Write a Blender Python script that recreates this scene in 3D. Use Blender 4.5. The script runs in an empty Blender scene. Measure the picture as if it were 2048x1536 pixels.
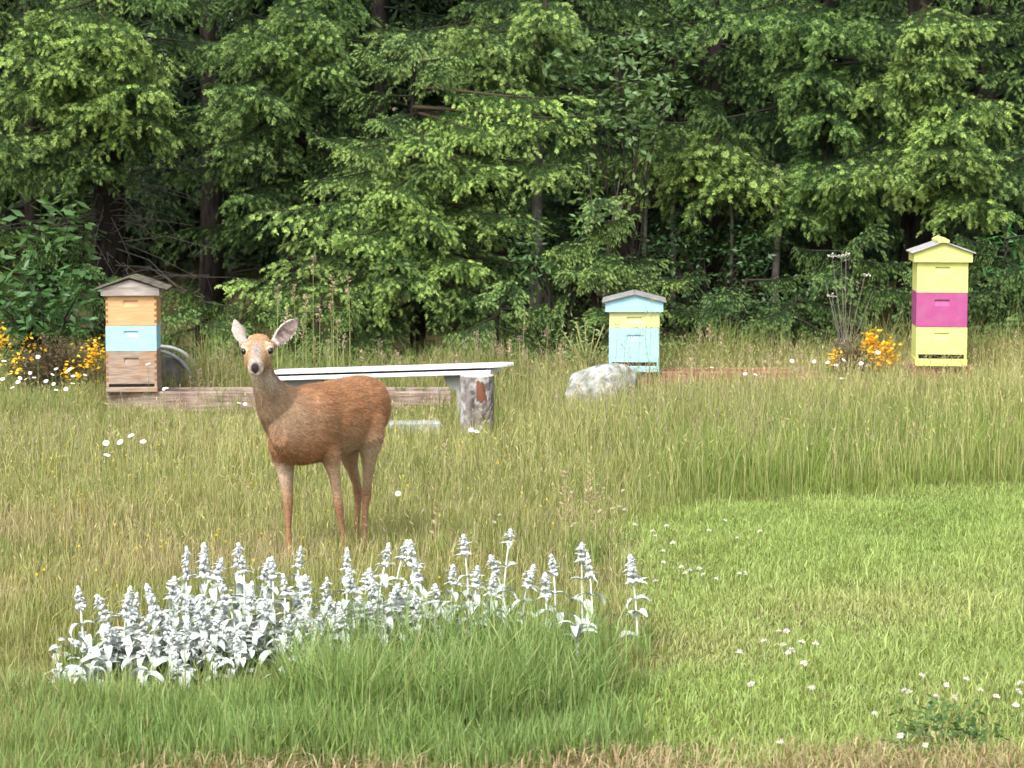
import bpy, math, random
import numpy as np
from mathutils import Vector, Matrix, Euler

rng = np.random.default_rng(7)
random.seed(7)
scene = bpy.context.scene
R = math.radians

# ------------------------------------------------------------------ camera
EYE = 1.87
FPX = 4380.0                      # focal length in pixels of a 2048 px wide frame
PITCH = math.atan((768 - 355) / FPX)
cam_d = bpy.data.cameras.new("camera")
cam_d.sensor_width = 36.0
cam_d.lens = FPX / 2048 * 36.0
cam_d.clip_end = 1000
cam_d.dof.use_dof = True
cam_d.dof.focus_distance = 10.8
cam_d.dof.aperture_fstop = 8.0
cam = bpy.data.objects.new("camera", cam_d)
cam.location = (0, 0, EYE)
cam.rotation_euler = (math.pi / 2 - PITCH, 0, 0)
scene.collection.objects.link(cam)
scene.camera = cam

# ------------------------------------------------------------------ sky, sun, exposure
SUN_EL, SUN_AZ = 50.0, 205.0      # high sun behind the camera, veiled by thin cloud
world = bpy.data.worlds.new("World")
scene.world = world
world.use_nodes = True
wn, wl = world.node_tree.nodes, world.node_tree.links
bg = wn["Background"]
sky = wn.new("ShaderNodeTexSky")
sky.sky_type = 'NISHITA'
sky.sun_disc = False
sky.sun_elevation = R(SUN_EL)
sky.sun_rotation = R(SUN_AZ)
sky.dust_density = 4.0
sky.air_density = 1.0
hs = wn.new("ShaderNodeHueSaturation")
hs.inputs['Saturation'].default_value = 0.35      # milky, thinly overcast sky
wl.new(sky.outputs[0], hs.inputs['Color'])
wl.new(hs.outputs[0], bg.inputs['Color'])
bg.inputs['Strength'].default_value = 0.15
sun_d = bpy.data.lights.new("sun", 'SUN')
sun_d.energy = 1.3
sun_d.angle = R(16)
sun_d.color = (1.0, 0.96, 0.88)
sun = bpy.data.objects.new("sun", sun_d)
scene.collection.objects.link(sun)
_d = Vector((math.sin(R(SUN_AZ)) * math.cos(R(SUN_EL)), math.cos(R(SUN_AZ)) * math.cos(R(SUN_EL)), math.sin(R(SUN_EL))))
sun.rotation_euler = _d.to_track_quat('Z', 'Y').to_euler()
vs = scene.view_settings
vs.view_transform = 'Standard'
vs.look = 'None'
vs.gamma = 1.0
vs.exposure = 1.36
vs.use_curve_mapping = False
scene.cycles.use_denoising = True
scene.cycles.max_bounces = 6
scene.cycles.transmission_bounces = 4
scene.cycles.transparent_max_bounces = 6

# ------------------------------------------------------------------ helpers
C = scene.collection
SP, CP = math.sin(PITCH), math.cos(PITCH)

def at(px, py, depth):
    """world point seen at a pixel of the 2048x1536 photograph at a given distance north of the camera"""
    a, b = (px - 1024) / FPX, (768 - py) / FPX
    dy = CP + b * SP
    dz = -SP + b * CP
    t = depth / dy
    return Vector((a * t, depth, EYE + dz * t))

def smooth(a, b, x):
    t = np.clip((x - a) / (b - a), 0, 1)
    return t * t * (3 - 2 * t)

def G(x, y):
    """height of the ground"""
    x = np.asarray(x, float); y = np.asarray(y, float)
    z = 0.03 * np.clip(x, -6, 6) * smooth(12.5, 17.5, y)
    z = z + 0.012 * np.sin(x * 2.1 + 0.4) * np.sin(y * 1.7) + 0.01 * np.sin(x * 0.9 - y * 0.8)
    z = z + 0.10 * np.clip(y - 27, 0, 60)
    return z

def gz(x, y):
    return float(G(x, y))

def on_ground(px, py):
    p = at(px, py, 10.0)
    d = Vector((p.x, p.y, p.z - EYE))
    t = -EYE / d.z
    return (d.x * t, d.y * t)

def link(o, parent=None):
    C.objects.link(o)
    if parent is not None:
        o.parent = parent
    return o

def tag(o, label=None, cat=None, group=None, kind=None):
    if label: o['label'] = label
    if cat: o['category'] = cat
    if group: o['group'] = group
    if kind: o['kind'] = kind
    return o

def empty(name, loc=(0, 0, 0), rz=0.0):
    o = bpy.data.objects.new(name, None)
    o.empty_display_size = 0.1
    o.location = loc
    o.rotation_euler = (0, 0, rz)
    return link(o)

def mesh_np(name, V, F, mat=None, col=None, smooth_=False):
    """mesh from arrays: V (n,3); F list of (m,k) index arrays"""
    me = bpy.data.meshes.new(name)
    V = np.asarray(V, np.float32)
    if not isinstance(F, list): F = [F]
    F = [np.asarray(f, np.int32) for f in F if len(f)]
    nl = sum(f.size for f in F); nf = sum(len(f) for f in F)
    me.vertices.add(len(V)); me.vertices.foreach_set('co', V.ravel())
    me.loops.add(nl); me.polygons.add(nf)
    me.loops.foreach_set('vertex_index', np.concatenate([f.ravel() for f in F]))
    tot = np.concatenate([np.full(len(f), f.shape[1], np.int32) for f in F])
    st = np.concatenate([[0], np.cumsum(tot)[:-1]]).astype(np.int32)
    me.polygons.foreach_set('loop_start', st)
    if smooth_:
        me.polygons.foreach_set('use_smooth', np.ones(nf, bool))
    if col is not None:
        a = me.attributes.new('Col', 'FLOAT_COLOR', 'POINT')
        c = np.ones((len(V), 4), np.float32); c[:, :3] = col
        a.data.foreach_set('color', c.ravel())
    me.update(calc_edges=True)
    me.validate()
    if mat: me.materials.append(mat)
    return me

def obj(name, me, parent=None, loc=None, rot=None, scale=None):
    o = bpy.data.objects.new(name, me)
    if loc is not None: o.location = loc
    if rot is not None: o.rotation_euler = rot
    if scale is not None: o.scale = (scale,) * 3 if np.isscalar(scale) else scale
    return link(o, parent)

class MB:
    """collects solids into one mesh"""
    def __init__(s): s.v = []; s.f = []
    def box(s, x0, x1, y0, y1, z0, z1, bev=0.0, M=None):
        n = len(s.v)
        if bev <= 0:
            P = [(x, y, z) for x in (x0, x1) for y in (y0, y1) for z in (z0, z1)]
            Q = [(0, 1, 3, 2), (4, 6, 7, 5), (0, 4, 5, 1), (2, 3, 7, 6), (0, 2, 6, 4), (1, 5, 7, 3)]
        else:
            b = min(bev, (x1-x0)/2.01, (y1-y0)/2.01, (z1-z0)/2.01)
            P = []; idx = {}
            for i, x in enumerate((x0, x1)):
                for j, y in enumerate((y0, y1)):
                    for k, z in enumerate((z0, z1)):
                        sx, sy, sz = (b, -b)[i], (b, -b)[j], (b, -b)[k]
                        for ax, p in enumerate(((x, y+sy, z+sz), (x+sx, y, z+sz), (x+sx, y+sy, z))):
                            idx[(i, j, k, ax)] = len(P); P.append(p)
            Q = []
            I = lambda i, j, k, a: idx[(i, j, k, a)]
            for i in (0, 1): Q.append((I(i,0,0,0), I(i,0,1,0), I(i,1,1,0), I(i,1,0,0)))
            for j in (0, 1): Q.append((I(0,j,0,1), I(1,j,0,1), I(1,j,1,1), I(0,j,1,1)))
            for k in (0, 1): Q.append((I(0,0,k,2), I(0,1,k,2), I(1,1,k,2), I(1,0,k,2)))
            for i in (0, 1):
                for j in (0, 1): Q.append((I(i,j,0,0), I(i,j,1,0), I(i,j,1,1), I(i,j,0,1)))
            for i in (0, 1):
                for k in (0, 1): Q.append((I(i,0,k,0), I(i,1,k,0), I(i,1,k,2), I(i,0,k,2)))
            for j in (0, 1):
                for k in (0, 1): Q.append((I(0,j,k,1), I(1,j,k,1), I(1,j,k,2), I(0,j,k,2)))
            for i in (0, 1):
                for j in (0, 1):
                    for k in (0, 1): Q.append((I(i,j,k,0), I(i,j,k,1), I(i,j,k,2)))
        if M is not None: P = [tuple(M @ Vector(p)) for p in P]
        s.v += P; s.f += [tuple(n + i for i in q) for q in Q]
    def prism(s, prof, y0, y1, M=None):
        """profile in xz extruded along y"""
        n = len(s.v); k = len(prof)
        P = [(x, y0, z) for x, z in prof] + [(x, y1, z) for x, z in prof]
        if M is not None: P = [tuple(M @ Vector(p)) for p in P]
        s.v += P
        s.f.append(tuple(n + i for i in range(k)))
        s.f.append(tuple(n + k + i for i in reversed(range(k))))
        for i in range(k):
            j = (i + 1) % k
            s.f.append((n + i, n + k + i, n + k + j, n + j))
    def tube(s, pts, rad, sides=6, cap=True):
        n0 = len(s.v); pts = [Vector(p) for p in pts]
        if np.isscalar(rad): rad = [rad] * len(pts)
        for i, p in enumerate(pts):
            t = (pts[min(i+1, len(pts)-1)] - pts[max(i-1, 0)]).normalized()
            a = Vector((0, 0, 1)) if abs(t.z) < 0.9 else Vector((1, 0, 0))
            u = t.cross(a).normalized(); w = t.cross(u)
            for k in range(sides):
                q = 2 * math.pi * k / sides
                s.v.append(tuple(p + (u * math.cos(q) + w * math.sin(q)) * rad[i]))
        for i in range(len(pts) - 1):
            for k in range(sides):
                a, b = n0 + i * sides + k, n0 + i * sides + (k + 1) % sides
                s.f.append((a, b, b + sides, a + sides))
        if cap:
            s.f.append(tuple(n0 + k for k in reversed(range(sides))))
            s.f.append(tuple(n0 + (len(pts)-1) * sides + k for k in range(sides)))
    def build(s, name, mat, parent=None, smooth_=False, **kw):
        me = bpy.data.meshes.new(name)
        me.from_pydata(s.v, [], s.f); me.update()
        import bmesh
        bm = bmesh.new(); bm.from_mesh(me); bmesh.ops.recalc_face_normals(bm, faces=bm.faces); bm.to_mesh(me); bm.free()
        if smooth_: me.polygons.foreach_set('use_smooth', np.ones(len(me.polygons), bool))
        me.materials.append(mat)
        return obj(name, me, parent, **kw)

# ------------------------------------------------------------------ materials
def new_mat(name):
    m = bpy.data.materials.new(name); m.use_nodes = True
    return m, m.node_tree.nodes, m.node_tree.links, m.node_tree.nodes['Principled BSDF']

def plant_mat(name, trans=0.35, rough=0.55, vary=0.25, tint=False, spec=0.25, tcol=(1.15, 1.1, 0.6)):
    m, N, L, P = new_mat(name)
    at_ = N.new('ShaderNodeAttribute'); at_.attribute_name = 'Col'
    src = at_.outputs['Color']
    if tint:
        oi = N.new('ShaderNodeObjectInfo')
        mx = N.new('ShaderNodeMix'); mx.data_type = 'RGBA'; mx.blend_type = 'MULTIPLY'; mx.inputs[0].default_value = 1.0
        L.new(src, mx.inputs[6]); L.new(oi.outputs['Color'], mx.inputs[7]); src = mx.outputs[2]
    if vary:
        oi2 = N.new('ShaderNodeObjectInfo')
        mr = N.new('ShaderNodeMapRange'); mr.inputs[3].default_value = 1 - vary; mr.inputs[4].default_value = 1 + vary
        L.new(oi2.outputs['Random'], mr.inputs[0])
        hsv = N.new('ShaderNodeHueSaturation')
        L.new(mr.outputs[0], hsv.inputs['Value']); L.new(src, hsv.inputs['Color']); src = hsv.outputs[0]
    L.new(src, P.inputs['Base Color'])
    P.inputs['Roughness'].default_value = rough
    P.inputs['Specular IOR Level'].default_value = spec
    if trans > 0:
        tr = N.new('ShaderNodeBsdfTranslucent')
        mul = N.new('ShaderNodeMix'); mul.data_type = 'RGBA'; mul.blend_type = 'MULTIPLY'; mul.inputs[0].default_value = 1.0
        mul.inputs[7].default_value = (*tcol, 1)
        L.new(src, mul.inputs[6]); L.new(mul.outputs[2], tr.inputs['Color'])
        ms = N.new('ShaderNodeMixShader'); ms.inputs[0].default_value = trans
        L.new(P.outputs[0], ms.inputs[1]); L.new(tr.outputs[0], ms.inputs[2])
        L.new(ms.outputs[0], N['Material Output'].inputs['Surface'])
    return m

def noise_mat(name, c0, c1, scale=8.0, stretch=(1, 1, 1), rough=0.7, bump=0.2, detail=6, lo=0.35, hi=0.65, bscale=None, spec=0.3, c2=None, s2=2.0, amt2=0.5):
    m, N, L, P = new_mat(name)
    tc = N.new('ShaderNodeTexCoord'); mp = N.new('ShaderNodeMapping'); mp.inputs['Scale'].default_value = stretch
    L.new(tc.outputs['Object'], mp.inputs['Vector'])
    nz = N.new('ShaderNodeTexNoise'); nz.inputs['Scale'].default_value = scale; nz.inputs['Detail'].default_value = detail
    L.new(mp.outputs[0], nz.inputs['Vector'])
    rp = N.new('ShaderNodeValToRGB')
    rp.color_ramp.elements[0].position = lo; rp.color_ramp.elements[0].color = (*c0, 1)
    rp.color_ramp.elements[1].position = hi; rp.color_ramp.elements[1].color = (*c1, 1)
    L.new(nz.outputs['Fac'], rp.inputs[0])
    src = rp.outputs[0]
    if c2 is not None:
        n2 = N.new('ShaderNodeTexNoise'); n2.inputs['Scale'].default_value = s2; n2.inputs['Detail'].default_value = 5
        L.new(tc.outputs['Object'], n2.inputs['Vector'])
        r2 = N.new('ShaderNodeValToRGB'); r2.color_ramp.elements[0].position = 0.48; r2.color_ramp.elements[1].position = 0.66
        r2.color_ramp.elements[1].color = (amt2, amt2, amt2, 1)
        L.new(n2.outputs['Fac'], r2.inputs[0])
        mx = N.new('ShaderNodeMix'); mx.data_type = 'RGBA'
        L.new(r2.outputs[0], mx.inputs[0]); L.new(src, mx.inputs[6]); mx.inputs[7].default_value = (*c2, 1); src = mx.outputs[2]
    L.new(src, P.inputs['Base Color'])
    P.inputs['Roughness'].default_value = rough
    P.inputs['Specular IOR Level'].default_value = spec
    if bump:
        b = N.new('ShaderNodeBump'); b.inputs['Strength'].default_value = bump; b.inputs['Distance'].default_value = 0.02
        L.new(nz.outputs['Fac'], b.inputs['Height']); L.new(b.outputs[0], P.inputs['Normal'])
    return m

M = {}
M['ground'] = noise_mat('soil', (0.055, 0.05, 0.022), (0.16, 0.125, 0.06), scale=5, rough=0.95, bump=0.6, spec=0.1, c2=(0.10, 0.12, 0.035), s2=0.7, amt2=0.8)
M['grass'] = plant_mat('grass_blade', 0.42, 0.5, 0.0)
M['straw'] = plant_mat('grass_seed', 0.3, 0.7, 0.0, spec=0.1)
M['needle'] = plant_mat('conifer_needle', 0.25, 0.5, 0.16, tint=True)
M['leaf'] = plant_mat('broad_leaf', 0.35, 0.4, 0.15, tint=True, spec=0.4)
M['woods'] = plant_mat('woods_leaf', 0.15, 0.7, 0.0, spec=0.1)
M['bark'] = noise_mat('conifer_bark', (0.010, 0.008, 0.007), (0.036, 0.030, 0.025), scale=14, stretch=(1, 1, 0.25), rough=0.95, bump=0.9, spec=0.1)
M['grey_bark'] = noise_mat('grey_bark', (0.07, 0.062, 0.055), (0.2, 0.18, 0.16), scale=14, stretch=(1, 1, 0.3), rough=0.95, bump=0.7, spec=0.1)
M['dead_twig'] = noise_mat('dead_twig', (0.09, 0.08, 0.07), (0.17, 0.15, 0.13), scale=20, rough=0.9, bump=0.2, spec=0.1)
M['felt'] = noise_mat('silver_felt', (0.30, 0.35, 0.30), (0.47, 0.515, 0.475), scale=40, rough=0.9, bump=0.25, spec=0.1)
_m = M['felt']; _P = _m.node_tree.nodes['Principled BSDF']
_P.inputs['Sheen Weight'].default_value = 0.4; _P.inputs['Sheen Roughness'].default_value = 0.5
M['felt_stem'] = noise_mat('silver_stem', (0.46, 0.52, 0.42), (0.66, 0.70, 0.64), scale=40, rough=0.9, bump=0.2, spec=0.1)
M['felt_bud'] = noise_mat('silver_bud', (0.38, 0.40, 0.39), (0.58, 0.605, 0.585), scale=60, rough=0.95, bump=0.4, spec=0.1)
M['pine'] = noise_mat('raw_pine', (0.44, 0.25, 0.11), (0.56, 0.355, 0.185), scale=5, stretch=(1.2, 1.2, 14), rough=0.65, bump=0.1, lo=0.3, hi=0.7)
M['pine_end'] = noise_mat('pine_end_grain', (0.22, 0.09, 0.03), (0.34, 0.15, 0.05), scale=30, rough=0.8, bump=0.1)
M['old_pine'] = noise_mat('weathered_pine', (0.20, 0.15, 0.115), (0.37, 0.285, 0.22), scale=5, stretch=(1.2, 1.2, 12), rough=0.85, bump=0.2, c2=(0.36, 0.17, 0.07), s2=4, amt2=0.7)
M['beam'] = noise_mat('timber_beam', (0.16, 0.115, 0.09), (0.36, 0.28, 0.23), scale=4, stretch=(1.2, 6, 14), rough=0.9, bump=0.3, c2=(0.09, 0.055, 0.04), s2=3, amt2=0.6)
M['red_beam'] = noise_mat('red_timber', (0.17, 0.075, 0.045), (0.28, 0.14, 0.09), scale=4, stretch=(1.2, 6, 14), rough=0.85, bump=0.2)
M['grey_roof'] = noise_mat('grey_gable', (0.22, 0.19, 0.17), (0.38, 0.34, 0.31), scale=6, stretch=(1, 1, 6), rough=0.9, bump=0.2)
M['shingle'] = noise_mat('mossy_shingle', (0.05, 0.042, 0.035), (0.15, 0.125, 0.10), scale=16, rough=0.95, bump=0.5, c2=(0.11, 0.12, 0.04), s2=9, amt2=0.8)
M['felt_roof'] = noise_mat('grey_felt_roof', (0.15, 0.145, 0.14), (0.27, 0.26, 0.25), scale=14, rough=0.9, bump=0.3)
M['light_roof'] = noise_mat('pale_roof', (0.26, 0.25, 0.25), (0.40, 0.385, 0.38), scale=10, rough=0.6, bump=0.1)

def paint(name, c, dirt=(0.25, 0.22, 0.16)):
    d = tuple(a * 0.86 for a in c)
    return noise_mat(name, d, c, scale=7, stretch=(1, 1, 3), rough=0.55, bump=0.06, lo=0.3, hi=0.6, c2=tuple(0.7*a+0.3*b for a, b in zip(c, dirt)), s2=9, amt2=0.6)
M['blue'] = paint('sky_blue_paint', (0.32, 0.575, 0.67))
M['lemon'] = paint('lemon_paint', (0.62, 0.635, 0.20))
M['cream'] = paint('pale_yellow_paint', (0.64, 0.64, 0.27))
M['magenta'] = paint('magenta_paint', (0.35, 0.065, 0.205))
M['gap'] = noise_mat('gap_shade', (0.008, 0.007, 0.006), (0.015, 0.012, 0.01), rough=0.95, bump=0)  # near-black colour stands in for the shade inside gaps
M['white_board'] = noise_mat('flaking_white_paint', (0.52, 0.52, 0.54), (0.74, 0.74, 0.76), scale=9, stretch=(1, 6, 6), rough=0.6, bump=0.15, c2=(0.35, 0.35, 0.36), s2=14, amt2=0.6)
M['grey_board'] = noise_mat('grey_board', (0.20, 0.205, 0.21), (0.32, 0.325, 0.33), scale=6, rough=0.8, bump=0.1)
M['stump_bark'] = noise_mat('lichen_bark', (0.05, 0.042, 0.04), (0.20, 0.17, 0.16), scale=18, stretch=(1, 1, 0.45), rough=0.95, bump=1.0, c2=(0.42, 0.42, 0.40), s2=15, amt2=0.8)
M['cut_wood'] = noise_mat('cut_wood', (0.38, 0.33, 0.28), (0.58, 0.54, 0.50), scale=20, rough=0.8, bump=0.1)
M['rust_bark'] = noise_mat('bare_red_wood', (0.08, 0.03, 0.018), (0.17, 0.07, 0.04), scale=12, stretch=(1, 1, .3), rough=0.9, bump=0.3)
M['stone'] = noise_mat('pale_granite', (0.12, 0.125, 0.11), (0.40, 0.41, 0.39), scale=16, detail=10, rough=0.9, bump=1.0, c2=(0.13, 0.15, 0.10), s2=5, amt2=0.7)
M['concrete'] = noise_mat('concrete', (0.22, 0.25, 0.25), (0.36, 0.39, 0.39), scale=12, rough=0.9, bump=0.3)
M['grey_plastic'] = noise_mat('grey_sling', (0.10, 0.09, 0.095), (0.17, 0.15, 0.16), scale=12, rough=0.7, bump=0.1)
M['grey_tube'] = noise_mat('grey_tube', (0.22, 0.22, 0.24), (0.34, 0.34, 0.36), scale=12, rough=0.5, bump=0.05)
M['petal'] = noise_mat('white_petal', (0.78, 0.78, 0.76), (0.88, 0.88, 0.86), scale=30, rough=0.6, bump=0)
M['clover'] = noise_mat('clover_head', (0.42, 0.36, 0.27), (0.70, 0.68, 0.60), scale=160, rough=0.8, bump=0.3)
M['gold'] = noise_mat('yellow_floret', (0.66, 0.36, 0.01), (0.85, 0.52, 0.02), scale=40, rough=0.6, bump=0)

# ------------------------------------------------------------------ ground
def axis(a, fine0, fine1, step, b, coarse):
    lo = np.arange(a, fine0, coarse); mid = np.arange(fine0, fine1, step); hi = np.append(np.arange(fine1, b, coarse), b)
    return np.concatenate([lo, mid, hi])
gx = axis(-150, -8, 8, 0.16, 150, 6.0)
gy = axis(-60, 5, 30, 0.16, 220, 6.0)
XX, YY = np.meshgrid(gx, gy)
ZZ = G(XX, YY)
nX, nY = len(gx), len(gy)
ii = np.arange(nX - 1)[None, :] + np.arange(nY - 1)[:, None] * nX
Fg = np.stack([ii, ii + 1, ii + 1 + nX, ii + nX], -1).reshape(-1, 4)
gr = obj('ground', mesh_np('ground', np.stack([XX, YY, ZZ], -1).reshape(-1, 3), Fg, M['ground'], smooth_=True))
tag(gr, 'soil and thatch under the meadow, lawn and woods', 'ground', kind='structure')

# mown lawn outline (places on the ground)
lawn_px = [(2300, 940), (1990, 968), (1750, 988), (1500, 1010), (1340, 1022), (1245, 1062), (1235, 1120), (1290, 1190), (1325, 1270),
           (1290, 1350), (1230, 1420), (1190, 1490), (1150, 1560), (1150, 1750), (2900, 1750)]
LAWN = np.array([on_ground(*p) for p in lawn_px])

def inside(poly, x, y):
    r = np.zeros(len(x), bool); n = len(poly)
    for i in range(n):
        x0, y0 = poly[i]; x1, y1 = poly[(i + 1) % n]
        c = ((y0 > y) != (y1 > y))
        with np.errstate(divide='ignore', invalid='ignore'):
            r ^= c & (x < (x1 - x0) * (y - y0) / (y1 - y0 + 1e-12) + x0)
    return r

def on_lawn(x, y):
    return inside(LAWN, x + 0.22 * (vnoise(x, y, 3.3, 51) - .5) + 0.10 * (vnoise(x, y, 11.0, 52) - .5) + rng.normal(0, .07, len(x)), y + 0.25 * (vnoise(x, y, 3.1, 53) - .5) + rng.normal(0, .07, len(x)))

def vnoise(x, y, s, seed=0):
    """smooth value noise 0..1"""
    r = np.random.default_rng(seed).random((64, 64))
    u, v = x * s + 100.3, y * s + 57.7
    i, j = np.floor(u).astype(int), np.floor(v).astype(int)
    fu, fv = u - i, v - j
    fu = fu * fu * (3 - 2 * fu); fv = fv * fv * (3 - 2 * fv)
    g = lambda a, b: r[a % 64, b % 64]
    return (g(i, j) * (1 - fu) + g(i + 1, j) * fu) * (1 - fv) + (g(i, j + 1) * (1 - fu) + g(i + 1, j + 1) * fu) * fv

def scatter(n, y0, y1, pad=0.5, k=0.262):
    """random points in the wedge of ground the lens takes in"""
    out = []
    y = np.sqrt(rng.random(n) * (y1**2 - y0**2) + y0**2)
    x = (rng.random(n) * 2 - 1) * (k * y + pad)
    return x, y

def blades(x, y, h, w, lean, c0, c1, z=None, twist=None, dirn=None):
    """tapered, bent grass blades -> V, F, col"""
    n = len(x)
    if z is None: z = G(x, y) - 0.01
    a = rng.random(n) * 2 * np.pi if dirn is None else dirn
    f = a + np.pi / 2 + rng.normal(0, 0.6, n) if twist is None else twist
    L = np.stack([np.cos(a), np.sin(a), np.zeros(n)], 1)
    W = np.stack([np.cos(f), np.sin(f), np.zeros(n)], 1) * (w / 2)[:, None]
    B = np.stack([x, y, z], 1)
    hh = h[:, None]; ln = lean[:, None]
    mid = B + np.array([0, 0, 1.0]) * hh * 0.55 + L * hh * ln * 0.28
    tip = B + np.array([0, 0, 1.0]) * hh * np.sqrt(np.clip(1 - (ln * 0.85) ** 2, 0.05, 1)) + L * hh * ln
    V = np.stack([B - W, B + W, mid - W * 0.8, mid + W * 0.8, tip], 1).reshape(-1, 3)
    k = np.arange(n)[:, None] * 5
    F = np.concatenate([k + np.array([0, 1, 3]), k + np.array([0, 3, 2]), k + np.array([2, 3, 4])])
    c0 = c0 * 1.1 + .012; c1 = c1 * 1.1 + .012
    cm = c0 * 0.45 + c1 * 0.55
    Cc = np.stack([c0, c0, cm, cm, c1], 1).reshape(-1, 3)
    return V, F, Cc, tip

def join(parts):
    V, F, Cc, o = [], [], [], 0
    for v, f, c in parts:
        V.append(v); F.append(f + o); Cc.append(c); o += len(v)
    return np.concatenate(V), np.concatenate(F), np.concatenate(Cc)

def mixc(a, b, t):
    return np.asarray(a) * (1 - t)[:, None] + np.asarray(b) * t[:, None]

# ------------------------------------------------------------------ beds and grass zones
BED = np.array([on_ground(*p) for p in [(90, 1400), (140, 1300), (330, 1250), (600, 1235), (900, 1230), (1150, 1225), (1300, 1235), (1310, 1320), (1150, 1380), (700, 1420), (300, 1430)]])
TUFT = np.array([on_ground(*p) for p in [(560, 1350), (700, 1320), (1000, 1310), (1180, 1330), (1260, 1380), (1200, 1450), (1000, 1490), (700, 1490), (560, 1450)]])
FRONT_Y = on_ground(1024, 1505)[1]

def meadow():
    parts = []
    # main standing grass
    x, y = scatter(330000, 7.0, 22.5)
    lawn = on_lawn(x, y)
    keep = ~lawn & (y > on_ground(1024, 1400)[1] - 0.2 * (x < -0.5) - .5 * smooth(-1.2, -1.8, x))
    keep &= y < 19.35 + .7 * (vnoise(x, y, 1.3, 91) - .5)
    bed = inside(BED, x, y)
    keep &= ~(bed & (rng.random(len(x)) < 0.8))
    keep &= rng.random(len(x)) < np.where(y > 13, 0.8, 1.0)
    x, y = x[keep], y[keep]
    n = len(x)
    n1, n2 = vnoise(x, y, 0.6, 1), vnoise(x, y, 1.7, 2)
    tall = smooth(11.2, 13.8, y)
    right = smooth(-0.2, 1.2, x) * smooth(10.3, 11.8, y)
    tl = smooth(12.0, 15.0, y); far_left = smooth(-2.0, -3.0, x) * smooth(15.5, 17.0, y); far = smooth(18.5, 19.1, y)
    edge = np.full(n, 9.0)
    for q in range(9):
        a_, b_ = LAWN[q], LAWN[q + 1]; ab = b_ - a_
        tt = np.clip(((x - a_[0]) * ab[0] + (y - a_[1]) * ab[1]) / (ab @ ab), 0, 1)
        edge = np.minimum(edge, np.hypot(x - a_[0] - tt * ab[0], y - a_[1] - tt * ab[1]))
    hmean = 0.125 + 0.045 * tl + 0.10 * right + 0.10 * far_left + 0.24 * far + 0.05 * (n1 - 0.5)
    rail = smooth(16.6, 17.2, y) * (1 - smooth(18.4, 18.8, y)) * smooth(-3.5, -3.2, x) * smooth(-0.35, -0.6, x)
    rail2 = smooth(16.7, 17.3, y) * (1 - smooth(18.3, 18.6, y)) * smooth(.9, 1.1, x)
    hmean = hmean * (1 - .62 * rail) * (1 - .22 * rail2)
    h = hmean * rng.uniform(0.55, 1.25, n) * (.72 + .56 * vnoise(x, y, 4.2, 81)) * (.5 + .5 * smooth(0, .7, edge + .15 * (n2 - .5)))
    lean = np.clip(rng.normal(0.38, 0.24, n), 0.02, 0.9)
    w = np.where(y > 13, 0.0055, 0.0042) * rng.uniform(0.7, 1.4, n)
    green = mixc((0.165, 0.22, 0.05), (0.29, 0.30, 0.10), n2)
    lush = smooth(0.2, 1.6, x) * (1 - smooth(14.2, 17.5, y))
    green = green * (1 - 0.5 * lush[:, None]) + np.array((0.16, 0.28, 0.035)) * 0.5 * lush[:, None]
    straw = np.clip(rng.random(n) * 1.3 - 0.75 + 0.35 * (n1 - 0.4) - 0.5 * lush, 0, 1)
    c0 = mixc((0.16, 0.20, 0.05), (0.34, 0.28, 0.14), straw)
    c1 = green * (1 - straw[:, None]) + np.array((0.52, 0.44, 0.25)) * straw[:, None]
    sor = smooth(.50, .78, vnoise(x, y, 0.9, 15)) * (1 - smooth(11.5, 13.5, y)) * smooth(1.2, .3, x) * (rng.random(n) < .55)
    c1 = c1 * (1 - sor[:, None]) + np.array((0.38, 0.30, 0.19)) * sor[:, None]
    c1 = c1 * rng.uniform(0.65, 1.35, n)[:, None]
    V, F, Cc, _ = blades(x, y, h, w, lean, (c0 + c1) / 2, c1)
    parts.append((V, F, Cc))
    return join(parts)

V, F, Cc = meadow()
o = obj('meadow_grass', mesh_np('meadow_grass', V, F, M['grass'], Cc))
tag(o, 'tall unmown meadow grass, green and straw coloured', 'grass', kind='stuff')

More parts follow.
